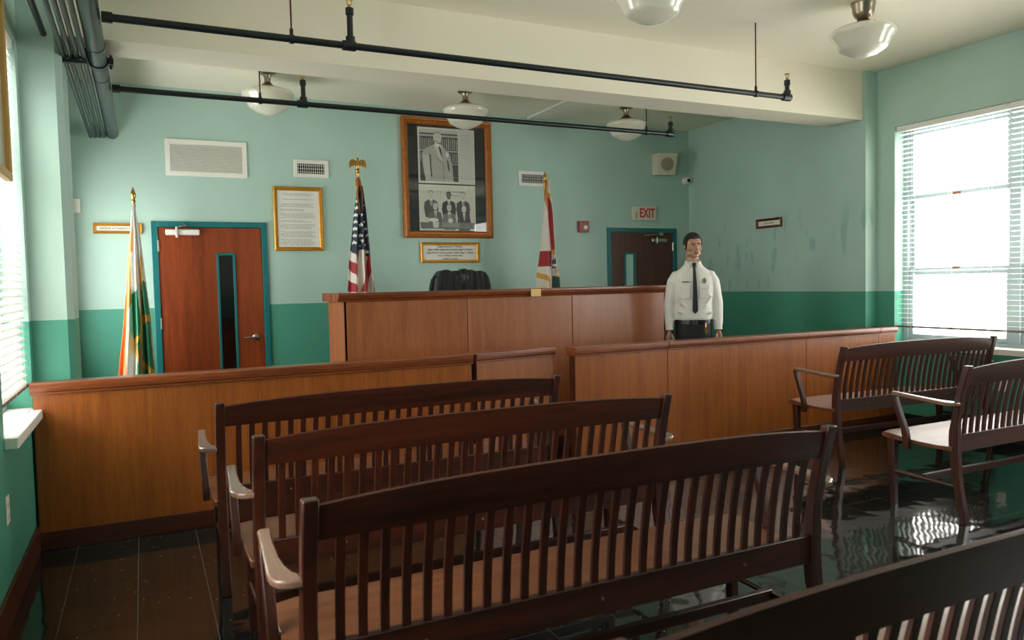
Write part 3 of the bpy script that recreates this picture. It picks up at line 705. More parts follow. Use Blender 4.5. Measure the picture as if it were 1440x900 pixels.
# ---------------------------------------------------------------- wall fittings
def P(px, py): return onY(px, py, YB)
def rect(p): # pixel corners -> x0,x1,z0,z1
    a = [P(*q) for q in p]; return min(x for x, z in a), max(x for x, z in a), min(z for x, z in a), max(z for x, z in a)
def vent(x0, x1, z0, z1, fr, nh, nv, label, dark):
    r = thing('wall_vent', label, 'vent', ((x0 + x1) / 2, YB, z0)); w = (x1 - x0) / 2; h = z1 - z0
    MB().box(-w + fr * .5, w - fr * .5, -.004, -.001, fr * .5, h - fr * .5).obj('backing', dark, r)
    f = MB(); f.box(-w, -w + fr, -.014, -.001, 0, h); f.box(w - fr, w, -.014, -.001, 0, h); f.box(-w + fr, w - fr, -.014, -.001, 0, fr); f.box(-w + fr, w - fr, -.014, -.001, h - fr, h)
    f.obj('vent_frame', M_WHITE, r, bevel=.003)
    for k in range(nh):
        z = fr + (h - 2 * fr) * (k + .5) / nh; t = (h - 2 * fr) / nh * (.30 if nv == 0 else .05)
        MB().prism([(-.012, z - t), (-.010, z - t - .002), (-.003, z + t), (-.005, z + t + .002)] if nv == 0 else [(-.008, z - t), (-.003, z - t), (-.003, z + t), (-.008, z + t)], 'x', -w + fr, w - fr).obj('louvre', M_WHITE, r)
    for k in range(nv):
        x = -w + fr + (2 * w - 2 * fr) * (k + .5) / nv; MB().box(x - .0018, x + .0018, -.009, -.004, fr, h - fr).obj('vane', M_WHITE, r)
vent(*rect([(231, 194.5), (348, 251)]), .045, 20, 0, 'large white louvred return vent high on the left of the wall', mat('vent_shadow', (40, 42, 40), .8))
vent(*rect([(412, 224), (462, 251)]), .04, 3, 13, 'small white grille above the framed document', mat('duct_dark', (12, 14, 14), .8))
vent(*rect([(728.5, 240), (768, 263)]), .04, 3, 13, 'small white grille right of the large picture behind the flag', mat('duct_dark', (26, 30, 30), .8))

def frame(name, label, x0, x1, z0, z1, fw, m, depth=.03, cat='picture', inner=None, mat_in=None):
    r = thing(name, label, cat, ((x0 + x1) / 2, YB, z0)); w = (x1 - x0) / 2; h = z1 - z0
    # mitred moulding with a raised outer and sunk inner step
    for a, b in (((-w, 0), (w, 0)), ((w, 0), (w, h)), ((w, h), (-w, h)), ((-w, h), (-w, 0))):
        cx, cz = 0, h / 2
        def off(p, t): return (p[0] + (t if p[0] < cx else -t), p[1] + (t if p[1] < cz else -t))
        rows = []
        for p in (a, b):
            rr = []
            for t, d in ((0, -.001), (0, -depth * .8), (fw * .18, -depth), (fw * .42, -depth * .92), (fw * .55, -depth * .6), (fw * .8, -depth * .62), (fw, -depth * .35), (fw, -.001)):
                q = off(p, t); rr.append((q[0], d, q[1]))
            rows.append(rr)
        MB().grid(rows, closed=True, cap=True).obj('frame_moulding', m, r)
    MB().box(-w + fw * .7, w - fw * .7, -.008, -.001, fw * .7, h - fw * .7).obj('mount', mat_in or M_PAPER, r)
    return r
# canvases: prints painted as per-vertex colour on real flat sheets
def inpoly(x, y, poly):
    ins = np.zeros(x.shape, bool); n = len(poly)
    for i in range(n):
        x0, y0 = poly[i]; x1, y1 = poly[(i + 1) % n]
        c = ((y0 > y) != (y1 > y)); t = (x1 - x0) * (y - y0) / ((y1 - y0) if y1 != y0 else 1e-9) + x0
        ins ^= c & (x < t)
    return ins
def vc_mesh(name, co, faces_shape, rgb, m, parent=None, smooth=True):
    """co (nr,nc,3), rgb (nr,nc,3) sRGB 0-255"""
    nr, nc = faces_shape; me = bpy.data.meshes.new(name)
    idx = np.arange(nr * nc).reshape(nr, nc); f = np.stack([idx[:-1, :-1], idx[:-1, 1:], idx[1:, 1:], idx[1:, :-1]], -1).reshape(-1, 4)
    me.from_pydata(co.reshape(-1, 3).tolist(), [], f.tolist())
    c = rgb.reshape(-1, 3) / 255.; c = np.where(c <= .04045, c / 12.92, ((c + .055) / 1.055) ** 2.4)
    a = me.color_attributes.new('print', 'FLOAT_COLOR', 'POINT'); a.data.foreach_set('color', np.concatenate([c, np.ones((len(c), 1))], 1).ravel().astype(np.float32))
    me.materials.append(m)
    if smooth: me.polygons.foreach_set('use_smooth', [True] * len(me.polygons))
    o = bpy.data.objects.new(name, me); COL.objects.link(o)
    if parent: o.parent = parent
    return o
def sheet(name, U, V, ops, base, m, place, parent):
    """U,V 1-D arrays in a drawing frame; ops paint; place(u,v)->xyz"""
    uu, vv = np.meshgrid(U, V); rgb = np.zeros(uu.shape + (3,)); rgb[:] = base
    for op in ops:
        k = op[0]; col = np.array(op[1], float)
        if k == 'p': msk = inpoly(uu, vv, op[2])
        elif k == 'e': cx, cy, rx, ry = op[2]; msk = ((uu - cx) / rx) ** 2 + ((vv - cy) / ry) ** 2 < 1
        elif k == 'r': x0, y0, x1, y1 = op[2]; msk = (uu > x0) & (uu < x1) & (vv > y0) & (vv < y1)
        elif k == 'noise':
            rs = np.random.RandomState(3); rgb += rs.normal(0, op[2], rgb.shape[:2])[..., None]; continue
        rgb[msk] = col
    co = place(uu, vv); return vc_mesh(name, co, uu.shape, np.clip(rgb, 0, 255), m, parent)
M_PRINT = vcol_mat('printed_photo', .5); M_FLAG = vcol_mat('flag_cloth', .7, sheen=.2)

# big double photograph
x0, x1, z0, z1 = onY(565, 250, YB)[0], onY(690, 250, YB)[0], P(690, 334)[1], P(565, 165)[1]
z0, z1 = 2.035, 3.38
big = frame('framed_photographs', 'large gilt wood frame holding two black and white photographs on black mat', x0, x1, z0, z1, .075, M_GOLDW, .05, mat_in=mat('black_mount', (20, 26, 28), .6))
cx_ = (x0 + x1) / 2
# drawing frame = crop 560..700 x 160..260 at 9x  (upper), 560..700 x 250..340 at 10x (lower)
def mk_place(ax, bx_, ay, by_, sx0, sx1, sz1, sz0, d):
    """maps drawing rectangle [ax,bx]x[ay,by] to sheet x sx0..sx1, z sz1(top)..sz0"""
    def f(u, v): 
        X = sx0 + (u - ax) / (bx_ - ax) * (sx1 - sx0); Z = sz1 + (v - ay) / (by_ - ay) * (sz0 - sz1)
        return np.stack([X, np.full(X.shape, d), Z], -1)
    return f
wx = lambda px, py: P(px, py)[0] - cx_; wz = lambda px, py: P(px, py)[1] - z0
W_ = (216, 218, 206)
ops = [('r', (60, 62, 60), (262, 225, 745, 860)), ('r', (196, 196, 184), (262, 180, 745, 222)), ('r', (178, 178, 168), (262, 245, 745, 275))]
for k in range(19):
    x = 272 + k * 25
    ops.append(('r', (172 - 20 * (k % 3 == 0), 172 - 20 * (k % 3 == 0), 164 - 20 * (k % 3 == 0)), (x, 285 + (k * 7) % 16, x + 13, 440))); ops.append(('r', (150, 150, 142), (x, 480 + (k * 5) % 12, x + 11, 612)))
    ops.append(('r', (92, 94, 90), (x, 650 + (k * 5) % 14, x + 9, 790)))
ops += [('r', (176, 176, 166), (262, 448, 745, 466)), ('r', (176, 176, 166), (600, 622, 745, 634)), ('r', (160, 160, 150), (640, 796, 745, 806))]
ops += [('p', (178, 178, 168), [(420, 390), (330, 430), (290, 500), (295, 650), (330, 858), (680, 858), (668, 640), (640, 520), (615, 480), (540, 380), (480, 350)]),
        ('p', (60, 60, 58), [(382, 505), (400, 505), (402, 640), (412, 800), (396, 800), (388, 640)]), ('p', (52, 52, 52), [(606, 560), (622, 600), (632, 700), (628, 730), (612, 690), (606, 620)]),
        ('p', (196, 196, 186), [(300, 520), (380, 520), (396, 800), (340, 858), (318, 740)]),
        ('p', (206, 206, 196), [(432, 380), (480, 352), (540, 390), (545, 600), (500, 540)]), ('p', (232, 232, 224), [(455, 352), (520, 375), (530, 420), (500, 400), (470, 410)]),
        ('p', (44, 44, 44), [(500, 395), (518, 398), (536, 460), (545, 560), (530, 520), (508, 450)]),
        ('p', (110, 110, 104), [(455, 530), (540, 610), (536, 616), (452, 536)]), ('p', (120, 120, 114), [(548, 600), (556, 600), (560, 858), (552, 858)]),
        ('e', (214, 212, 200), (487, 285, 52, 78)), ('p', (150, 148, 140), [(440, 300), (452, 330), (490, 362), (520, 350), (500, 348), (462, 325)]), ('e', (150, 148, 140), (487, 232, 48, 24)), ('e', (206, 204, 192), (489, 250, 45, 26)),
        ('e', (120, 118, 110), (468, 282, 9, 4)), ('e', (120, 118, 110), (506, 282, 9, 4)), ('r', (140, 130, 124), (472, 322, 506, 327)), ('e', (226, 226, 216), (610, 500, 22, 30)),
        ('r', (206, 208, 198), (752, 160, 948, 880)), ('r', (150, 152, 144), (775, 222, 905, 227)), ('r', (150, 152, 144), (775, 238, 885, 243))]
for k in range(44): ops.append(('r', (184, 186, 176), (775, 262 + k * 13, 935 - (k * 31) % 26, 265 + k * 13)))
ops.append(('noise', (0, 0, 0), 5))
sheet('portrait_photograph', np.linspace(240, 960, 180), np.linspace(155, 888, 190), ops, W_, M_PRINT, mk_place(240, 960, 155, 888, wx(587, 210), wx(666.5, 210), wz(587, 178), wz(587, 257), -.0105), big)
sA = (222, 220, 208)
ops = [('r', (206, 205, 192), (300, 120, 1070, 620)), ('r', (150, 148, 138), (740, 175, 880, 190)), ('r', (178, 176, 166), (530, 180, 600, 235)), ('r', (206, 205, 192), (540, 188, 590, 228)), ('r', (170, 168, 158), (740, 225, 860, 245)),
       ('p', (112, 112, 106), [(300, 630), (1070, 630), (1075, 715), (305, 715)])]
def suit(cx, cy, s, g, head):
    return [('p', (g, g, g - 3), [(cx - 30 * s, cy + 75 * s), (cx - 88 * s, cy + 110 * s), (cx - 100 * s, cy + 200 * s), (cx - 80 * s, cy + 330 * s), (cx + 85 * s, cy + 330 * s), (cx + 100 * s, cy + 200 * s), (cx + 85 * s, cy + 105 * s), (cx + 30 * s, cy + 75 * s)]),
            ('p', (226, 226, 216), [(cx - 20 * s, cy + 68 * s), (cx + 22 * s, cy + 68 * s), (cx + 10 * s, cy + 180 * s), (cx + 2 * s, cy + 200 * s)]), ('p', (50, 50, 50), [(cx - 4 * s, cy + 90 * s), (cx + 8 * s, cy + 90 * s), (cx + 8 * s, cy + 190 * s), (cx + 2 * s, cy + 200 * s)]),
            ('e', (head - 60, head - 62, head - 66), (cx, cy - 8 * s, 37 * s, 48 * s)), ('e', (head, head - 2, head - 10), (cx, cy + 10 * s, 32 * s, 50 * s)), ('e', (head - 70, head - 72, head - 76), (cx - 12 * s, cy + 4 * s, 7 * s, 4 * s)), ('e', (head - 70, head - 72, head - 76), (cx + 13 * s, cy + 4 * s, 7 * s, 4 * s)), ('e', (head - 50, head - 52, head - 56), (cx, cy + 36 * s, 10 * s, 3 * s))]
for a in ((455, 225, 1, 78, 200), (703, 235, 1, 46, 112), (905, 232, 1, 66, 196)): ops += suit(*a)
for a in ((512, 392, .95, 104, 205), (705, 410, .98, 120, 196), (915, 425, .95, 60, 216)): ops += suit(*a)
ops += [('p', (112, 112, 106), [(300, 625), (1070, 625), (1075, 715), (305, 715)]), ('e', (226, 226, 218), (485, 590, 70, 26)), ('e', (220, 220, 210), (720, 596, 34, 34)), ('p', (206, 206, 196), [(470, 615), (560, 615), (550, 700), (480, 700)]), ('r', (150, 150, 142), (600, 630, 850, 690)), ('noise', (0, 0, 0), 6)]
sheet('group_photograph', np.linspace(290, 1082, 200), np.linspace(90, 742, 170), ops, W_, M_PRINT, mk_place(290, 1082, 90, 742, wx(589, 290), wx(668, 290), wz(589, 259), wz(589, 324), -.0105), big)
MB().box(-(x1 - x0) / 2 + .07, (x1 - x0) / 2 - .07, -.0165, -.0145, .07, z1 - z0 - .07).obj('picture_glass', M_CLEAR, big)

# framed document, plaque, signs
x0, x1, z0, z1 = rect([(383, 262), (455.5, 354)]); z0 += .01
dc = frame('framed_document', 'gold framed white page of small print left of the flag with stars', x0, x1, z0, z1, .04, M_GOLD, .03)
w = (x1 - x0) / 2; h = z1 - z0; rs = random.Random(4); ops = []
lines = [(.06, .42, .42), (.083, .38, .36), (.15, .4, .4)] + [(.22 + .0215 * k, .48 - .06 * ((k * 7) % 3 == 0), .44 - rs.choice([0, .02, .1, .3])) for k in range(31) if k not in (3, 6, 11, 14, 19, 25)]
for v, a, b in lines:
    z = h * (1 - v) - .03; x = -w * a * 1.5
    while x < w * b * 1.5: l_ = rs.uniform(.012, .04); ops.append(('r', (140, 140, 138), (x, z - .0025, min(x + l_, w * b * 1.5), z + .0025))); x += l_ + .006
sheet('printed_page', np.linspace(-w + .03, w - .03, 160), np.linspace(.03, h - .03, 360), ops, (226, 225, 216), M_PRINT, lambda u, v: np.stack([u, np.full(u.shape, -.009), v], -1), dc)
x0, x1, z0, z1 = rect([(590.5, 341), (673.5, 369)])
pq = frame('framed_name_plaque', 'gold framed card of five text lines below the large photographs', x0, x1, z0, z1, .032, M_GOLD, .03, cat='plaque')
h = z1 - z0
for k, (t, s) in enumerate((('Judge Lawson E. Thomas', 1), ('Judge L. Baker, Judge John D. Johnson, Judge H. Johnson', .9), ('Judge Howard Gibson, Judge C. Smith, Judge V. Gibson', .95), ('City of Miami 1950-1963', 1), ('Judges & Clerks', .9))):
    text(t, .030, (0, -.0092, h * (.80 - k * .15)), M_INK, pq, sx={1: .8, 2: .86}.get(k, 1.0) * (1.0))
x0, x1, z0, z1 = rect([(130.5, 313.5), (200, 329)])
sg = frame('framed_door_sign', 'gold framed room sign left of the door behind the striped orange flag', x0, x1, z0, z1, .028, M_GOLD, .03, cat='sign')
text("DEFENSE ATTORNEY'S AREA", .026, (-.0, -.0092, (z1 - z0) / 2), M_INK, sg, sx=.92)
# small sign on the recess wall (faces left)
sy0, sy1 = onX(1100, 312, XREC)[0], onX(1065, 315, XREC)[0]; sz0, sz1 = 2.085, 2.195
YBs = YB
rs_ = thing('framed_room_sign', 'small dark gold framed sign alone on the recess wall right of the man', 'sign', (XREC, (sy0 + sy1) / 2, sz0), -PI / 2)
w = (sy1 - sy0) / 2; h = sz1 - sz0
for a, b in (((-w, 0), (w, 0)), ((w, 0), (w, h)), ((w, h), (-w, h)), ((-w, h), (-w, 0))):
    def off(p, t): return (p[0] + (t if p[0] < 0 else -t), p[1] + (t if p[1] < h / 2 else -t))
    rows = []
    for p in (a, b): rows.append([(off(p, t)[0], d, off(p, t)[1]) for t, d in ((0, -.001), (0, -.026), (.01, -.03), (.02, -.018), (.028, -.01), (.028, -.001))])
    MB().grid(rows, closed=True, cap=True).obj('frame_moulding', M_GOLDD, rs_)
MB().box(-w + .02, w - .02, -.008, -.001, .02, h - .02).obj('card', M_PAPER, rs_)
text('JURY ROOM', .026, (0, -.0092, h / 2), M_INK, rs_)
# picture frame on the left wall, leaning out over the blind
lf = thing('framed_picture', 'gold framed glazed picture on the left wall cut by the left edge', 'picture', (XL + .03, 4.43, 2.05), PI / 2)
# local x runs along -y world after rotation: build directly in world axes instead
lf.rotation_euler = (0, 0, 0)
fy = .78
for (a0, a1, h0, h1) in ((-fy, 0, 0, .04), (-fy, 0, .86, .90), (-.04, 0, .04, .86), (-fy, -fy + .04, .04, .86)):
    MB().box(.0, .035, a0, a1, h0, h1).obj('frame_moulding', mat('pale_gilt', (198, 160, 92), .4, metal=.4), lf, bevel=.006)
MB().box(.004, .012, -fy + .03, -.03, .03, .87).obj('mount', M_PAPER, lf)
MB().box(.016, .018, -fy + .03, -.03, .03, .87).obj('picture_glass', M_CLEAR, lf)
MB().box(-.028, .0, -fy / 2 - .05, -fy / 2 + .05, .3, .6).obj('hanging_cleat', M_WHITE, lf)

# fire alarm, exit sign, speaker, camera, plates
x0, x1, z0, z1 = rect([(812, 311), (826, 327)])
al = thing('fire_alarm', 'small red fire alarm strobe on the wall left of the exit door', 'alarm', ((x0 + x1) / 2, YB, z0)); w = (x1 - x0) / 2; h = z1 - z0
MB().box(-w, w, -.045, 0, 0, h).obj('housing', mat('alarm_red', (150, 30, 26), .35), al, bevel=.008, seg=3)
MB().lathe([(0, -.02), (.024, -.016), (.03, 0)], (.02, -.045, h * .42), 18, 'y').obj('strobe_lens', M_WHITE, al, smooth='all')
x0, x1, z0, z1 = rect([(888, 290.5), (920.5, 310.5)])
ex = thing('exit_sign', 'white exit sign with red letters above the dark door', 'sign', ((x0 + x1) / 2, YB, z0)); w = (x1 - x0) / 2; h = z1 - z0
MB().box(-w, w, -.045, 0, 0, h).obj('housing', mat('exit_white', (214, 208, 190), .45), ex, bevel=.004)
text('EXIT', h * .92, (.012 + .02, -.0462, h / 2), mat('exit_red', (196, 40, 22), .5), ex, sx=.72, bold=.004, ext=.001)
MB().box(-w + .03, -w + .06, -.0462, -.045, .02, .1).obj('arrow_knockout', mat('knockout_grey', (170, 164, 150), .5), ex)
sx0, sx1 = P(917, 235)[0], P(951, 235)[0]; sz0, sz1 = 2.86, 3.14
sk = thing('wall_speaker', 'cream wedge loudspeaker with round grille high on the back wall', 'speaker', ((sx0 + sx1) / 2, YB, sz0)); w = (sx1 - sx0) / 2; h = sz1 - sz0
vs = [(-w, 0, .01), (.05, 0, .01), (.05, 0, h), (-w, 0, h), (-w * .92, -.10, 0), (.045, -.17, 0), (.055, -.22, h), (-w * 1.02, -.13, h)]
MB().add(vs, [(0, 1, 2, 3), (4, 7, 6, 5), (0, 4, 5, 1), (1, 5, 6, 2), (2, 6, 7, 3), (3, 7, 4, 0)]).obj('cabinet', M_CREAM, sk, bevel=.006)
a = Vector(vs[4]); b = Vector(vs[5]); c = Vector(vs[7]); d = Vector(vs[6]); ctr = (a + b + c + d) / 4; nrm = (b - a).cross(c - a).normalized()
if nrm.y > 0: nrm = -nrm
q = nrm.to_track_quat('Z', 'Y').to_matrix()
gm = MB().lathe([(.085, 0), (.085, .006), (.07, .008), (.0, .008)], (0, 0, 0), 32); gm.v = [tuple(q @ Vector(v) + ctr) for v in gm.v]
gm.obj('grille', mat('grille_taupe', (160, 150, 128), .6, bump=.6, bscale=300), sk, smooth=True)
cc = P(963, 254.5)
sc_ = thing('security_camera', 'small white dome camera with black lens in the wall corner', 'camera', (cc[0], YB, cc[1]))
MB().lathe([(.05, 0), (.05, -.02), (.044, -.05), (.0, -.055)], (0, 0, 0), 24, 'y').obj('camera_base', M_WHITE, sc_, smooth=True)
MB().ell((0.005, -.07, 0), (.042, .042, .042)).obj('camera_ball', M_WHITE, sc_, smooth='all'); MB().ell((-.008, -.094, -.004), (.026, .024, .026)).obj('lens', M_DARK, sc_, smooth='all')
a = P(108, 289)
tb_ = thing('wall_thermostat', 'small white box on the back wall beside the left column', 'thermostat', (a[0] - .01, YB, a[1] - .07))
MB().box(-.04, .04, -.035, 0, 0, .13).obj('housing', M_WHITE, tb_, bevel=.006)
a = onX(10, 720, XL)
op = thing('outlet_cover', 'white outlet cover low on the left wall below the window', 'outlet', (XL, a[0], .43))
MB().box(0, .006, -.04, .04, 0, .13).obj('cover_plate', M_WHITE, op, bevel=.002)
for z in (.035, .085): MB().box(.006, .008, -.016, .016, z - .014, z + .014).obj('socket', M_CREAM, op, bevel=.002)
op = thing('outlet_cover', 'white outlet cover on the right wall seen between bench slats', 'outlet', (XR, 4.10, .45))
MB().box(-.006, 0, -.04, .04, 0, .125).obj('cover_plate', M_WHITE, op, bevel=.002)
for z in (.035, .085): MB().box(-.008, -.006, -.016, .016, z - .014, z + .014).obj('socket', M_CREAM, op, bevel=.002)

# ---------------------------------------------------------------- flags
def drape(parent, y, prof, zt, zb, color_px, nfold, amp, xoff=0, nr=260, nc=150, ph=0., name='flag_cloth'):
    """prof: list of (z, xleft, xright) silhouette; colour from drawing polygons in the photograph frame, fixed to the cloth"""
    Z = np.linspace(zt, zb, nr); zs = [p[0] for p in prof][::-1]; xl = np.interp(Z, zs, [p[1] for p in prof][::-1]); xr = np.interp(Z, zs, [p[2] for p in prof][::-1])
    u = np.linspace(0, 1, nc); uu, ZZ = np.meshgrid(u, Z); XLe = xl[:, None]; XRi = xr[:, None]; wd = XRi - XLe
    fold = uu + .035 * np.sin(2 * PI * nfold * uu + ph); X = XLe + fold * wd
    env = np.clip(wd / .25, .25, 1.2)
    Yd = y - .03 - amp * env * np.sin(PI * uu) - amp * .55 * env * np.cos(2 * PI * nfold * uu + ph + ZZ * 1.3) 
    # print coordinates
    d = np.stack([X, np.full(X.shape, y - .05), ZZ - CH], -1); c = d @ CAM_M; PX = 720 + FP * c[..., 0] / -c[..., 2]; PY = 450 - FP * c[..., 1] / -c[..., 2]
    rgb = color_px(PX, PY)
    o = vc_mesh(name, np.stack([X, Yd, ZZ], -1), X.shape, rgb, M_FLAG, parent)
    sd = o.modifiers.new('s', 'SOLIDIFY'); sd.thickness = .004; sd.offset = 1
    # the back layers of the same cloth, folded behind the pole
    return o
def flagpole(x, y, top, label, gp, base_z, finial):
    r = thing('flag_on_pole', label, 'flag', (0, 0, 0), 0, gp)
    MB().tube([(x, y, base_z + .03), (x, y, top - .1)], .0125, 14).obj('pole', wood('pole_oak', (120, 78, 36), (160, 110, 58), 'z', .35, .4), r, smooth=True)
    MB().lathe([(.16, base_z), (.16, base_z + .02), (.13, base_z + .035), (.05, base_z + .06), (.028, base_z + .11), (.022, base_z + .16)], (x, y, 0), 28).obj('stand', M_BRASS, r, smooth=True)
    if finial == 'spear':
        s = MB().lathe([(.012, top - .2), (.018, top - .17), (.012, top - .15), (.02, top - .13), (.012, top - .115), (.024, top - .085), (.017, top - .05), (.0, top)], (x, y, 0), 14)
        s.obj('spear_finial', M_BRASS, r, smooth=True)
    else:
        s = MB().lathe([(.014, top - .22), (.02, top - .2), (.014, top - .18), (.026, top - .165), (.012, top - .15)], (x, y, 0), 14)
        s.ell((x, y, top - .09), (.022, .022, .055)); s.ell((x, y - .01, top - .028), (.014, .02, .016)); s.tube([(x, y - .02, top - .026), (x, y - .042, top - .036)], [.006, .001], 6)
        s.tube([(x, y, top - .12), (x, y - .005, top - .165)], [.018, .024], 8)
        s.obj('eagle_finial', M_BRASS, r, smooth='all')
        for sx in (-1, 1):
            wv = [(0, -.075), (.02, -.04), (.045, -.028), (.07, -.035), (.085, -.06), (.088, -.10), (.082, -.135), (.074, -.105), (.068, -.13), (.058, -.10), (.05, -.118), (.04, -.09), (.02, -.10)]
            MB().prism([(x + sx * a, top + b) for a, b in wv], 'y', y - .006, y + .006).obj('eagle_wing', M_BRASS, r, bevel=.002)
    return r
def paint(ops, base):
    def f(px, py):
        rgb = np.zeros(px.shape + (3,)); rgb[:] = base
        for k, col, g in ops:
            if k == 'p': m = inpoly(px, py, g)
            elif k == 'e': m = ((px - g[0]) / g[2]) ** 2 + ((py - g[1]) / g[3]) ** 2 < 1
            elif k == 's':
                cx, cy, R = g; pts = [(cx + (R if i % 2 == 0 else R * .42) * math.sin(PI * i / 5), cy - (R if i % 2 == 0 else R * .42) * math.cos(PI * i / 5)) for i in range(10)]
                m = inpoly(px, py, pts)
            rgb[m] = col
        return rgb
    return f
FY = 7.6
def silh(rows, y=FY):
    out = []
    for py, a, b in rows:
        (xa, za), (xb, zb_) = onY(a, py, y), onY(b, py, y); out.append(((za + zb_) / 2, xa, xb))
    return out
# --- flag with stars and stripes
xp = onY(505, 300, FY)[0]
f1 = flagpole(xp, FY, onY(503, 220, FY)[1], 'flag with white stars on blue and red stripes under a gilt eagle', 'flags on poles', .30, 'eagle')
BLUE, RED, WH = (24, 44, 66), (158, 36, 42), (222, 214, 204)
k_ = 1 / 4.29
def q(pts): return [(470 + a * k_, 210 + b * k_) for a, b in pts]
ops = [('p', BLUE, q([(120, 180), (200, 180), (225, 660), (185, 640), (185, 605), (140, 605), (138, 650), (92, 595), (90, 560)])),
       ('p', RED, q([(92, 660), (138, 700), (136, 775), (84, 705)])), ('p', RED, q([(84, 780), (132, 820), (138, 860), (76, 860)])), ('p', RED, q([(140, 605), (152, 605), (136, 700), (134, 660)])),
       ('p', RED, q([(205, 640), (222, 655), (218, 740), (195, 860), (160, 860), (190, 700)])), ('p', RED, q([(185, 610), (190, 610), (178, 860), (166, 860)])), ('p', RED, q([(232, 790), (240, 790), (245, 860), (230, 860)]))]
for (a, b, s_) in ((140, 313, 11), (176, 338, 8), (137, 353, 14), (130, 396, 14), (166, 396, 12), (130, 437, 14), (180, 437, 9), (160, 458, 15), (127, 479, 14), (188, 480, 11), (172, 495, 7), (125, 520, 13), (157, 520, 14), (198, 520, 12), (168, 553, 15), (122, 562, 14), (207, 558, 9), (184, 577, 11), (196, 618, 14), (154, 582, 8)):
    ops.append(('s', (232, 230, 222), (470 + a * k_, 210 + b * k_, s_ * k_ * 1.05)))
sl = silh([(262, 502, 509), (272, 501, 511), (300, 497, 515), (340, 494, 519), (365, 491, 521.5), (400, 489.5, 526), (440, 486, 531), (520, 482, 536)])
drape(f1, FY, sl, sl[0][0], sl[-1][0], paint(ops, WH), 3, .07)
tz = onY(505, 260, FY)
tc_ = MB().tube([(xp - .005, FY - .03, tz[1] + .04), (xp - .03, FY - .05, tz[1] - .1), (xp - .012, FY - .05, tz[1] - .22), (xp - .01, FY - .055, tz[1] - .3)], .010, 8); tc_.tube([(xp + .01, FY - .03, tz[1] + .04), (xp + .022, FY - .05, tz[1] - .12), (xp + .02, FY - .05, tz[1] - .26)], .010, 8); tc_.tube([(xp, FY, tz[1] - .01), (xp, FY, tz[1] + .055)], .026, 10)
M_FRINGE = mat('gold_fringe', (196, 138, 40), .6, bump=.5, bscale=120)
tc_.obj('gold_cord', mat('cord_amber', (172, 104, 34), .6), f1, smooth='all')
# --- white flag with red cross, gold fringe
xp = onY(768.5, 300, FY)[0]
f2 = flagpole(xp - .0, FY + .02, onY(768, 240, FY)[1], 'white flag with red bars and gold fringe beside the small grille', 'flags on poles', .30, 'spear')
k_ = 1 / 5.
def q(pts): return [(730 + a * k_, 230 + b * k_) for a, b in pts]
ops = [('p', (150, 30, 32), q([(190, 190), (205, 200), (232, 330), (236, 400), (250, 610), (222, 615), (214, 480), (200, 330), (190, 250)])), ('p', (150, 30, 32), q([(148, 612), (224, 612), (222, 722), (130, 722)])),
       ('p', (206, 152, 52), q([(205, 205), (216, 208), (222, 250), (205, 235)])), ('p', (206, 150, 50), q([(124, 750), (150, 765), (212, 820), (215, 870), (190, 870), (185, 835), (124, 780)])),
       ('p', (206, 152, 52), q([(226, 602), (250, 602), (258, 650), (228, 645)])), ('e', (196, 200, 196), (730 + 243 * k_, 230 + 655 * k_, 3.4, 4)), ('p', (60, 92, 110), q([(224, 680), (240, 665), (240, 740), (226, 740)])),
       ('p', (206, 160, 140), q([(240, 700), (266, 680), (272, 760), (236, 770)])), ('p', (110, 120, 70), q([(262, 640), (272, 690), (276, 790), (262, 760)])), ('e', (214, 190, 110), (730 + 252 * k_, 230 + 790 * k_, 3.4, 2.4)), ('p', (32, 74, 70), q([(226, 790), (276, 800), (274, 880), (222, 880)])),
       ('p', (150, 30, 32), q([(272, 790), (284, 800), (292, 880), (274, 880)])), ('e', (84, 100, 128), (730 + 262 * k_, 230 + 735 * k_, 1.6, 2.4)), ('e', (230, 224, 210), (730 + 237 * k_, 230 + 715 * k_, 2, 1.6)), ('p', (190, 130, 44), q([(182, 110), (200, 110), (200, 330), (193, 330)]))]
sl = silh([(253, 766.5, 770.5), (270, 765.5, 772.5), (300, 763, 777), (350, 759, 780.5), (375, 756, 783.5), (390, 754, 787.5), (440, 751, 792), (520, 748, 797)])
drape(f2, FY, sl, sl[0][0], sl[-1][0], paint(ops, (216, 206, 196)), 2, .07, ph=1.)
# --- orange, white and green flag
FY3 = 7.55
xp = onY(188.5, 300, FY3)[0]
f3 = flagpole(xp, FY3 + .0, onY(187, 262, FY3)[1], 'orange, white and green flag with gold fringe beside the left door', 'flags on poles', 0, 'spear')
k_ = 1 / 3.75
def q(pts): return [(120 + a * k_, 300 + b * k_) for a, b in pts]
OR, GR, GO = (222, 128, 62), (14, 122, 84), (206, 152, 34)
ops = [('p', OR, q([(232, 130), (246, 60), (250, 200), (236, 205), (240, 380), (245, 470), (222, 520), (215, 700), (222, 860), (170, 860), (180, 770), (200, 600), (215, 400)])),
       ('p', GR, q([(244, 428), (272, 402), (282, 480), (292, 540), (292, 640), (254, 662)])), ('p', GR, q([(296, 352), (315, 360), (330, 460), (344, 560), (350, 680), (368, 860), (272, 860), (274, 760), (262, 690), (292, 650), (300, 540), (292, 440)])),
       ('p', GO, q([(254, 662), (292, 632), (292, 655), (268, 685), (282, 750), (280, 790), (262, 720)])), ('p', GO, q([(302, 535), (345, 532), (346, 570), (322, 572), (303, 590)])), ('p', GO, q([(288, 180), (300, 240), (300, 860), (292, 860), (292, 480)])),
       ('p', GO, q([(305, 775), (366, 830), (368, 860), (342, 855), (308, 808)])), ('p', (160, 96, 40), q([(284, 690), (296, 690), (298, 860), (290, 860)]))]
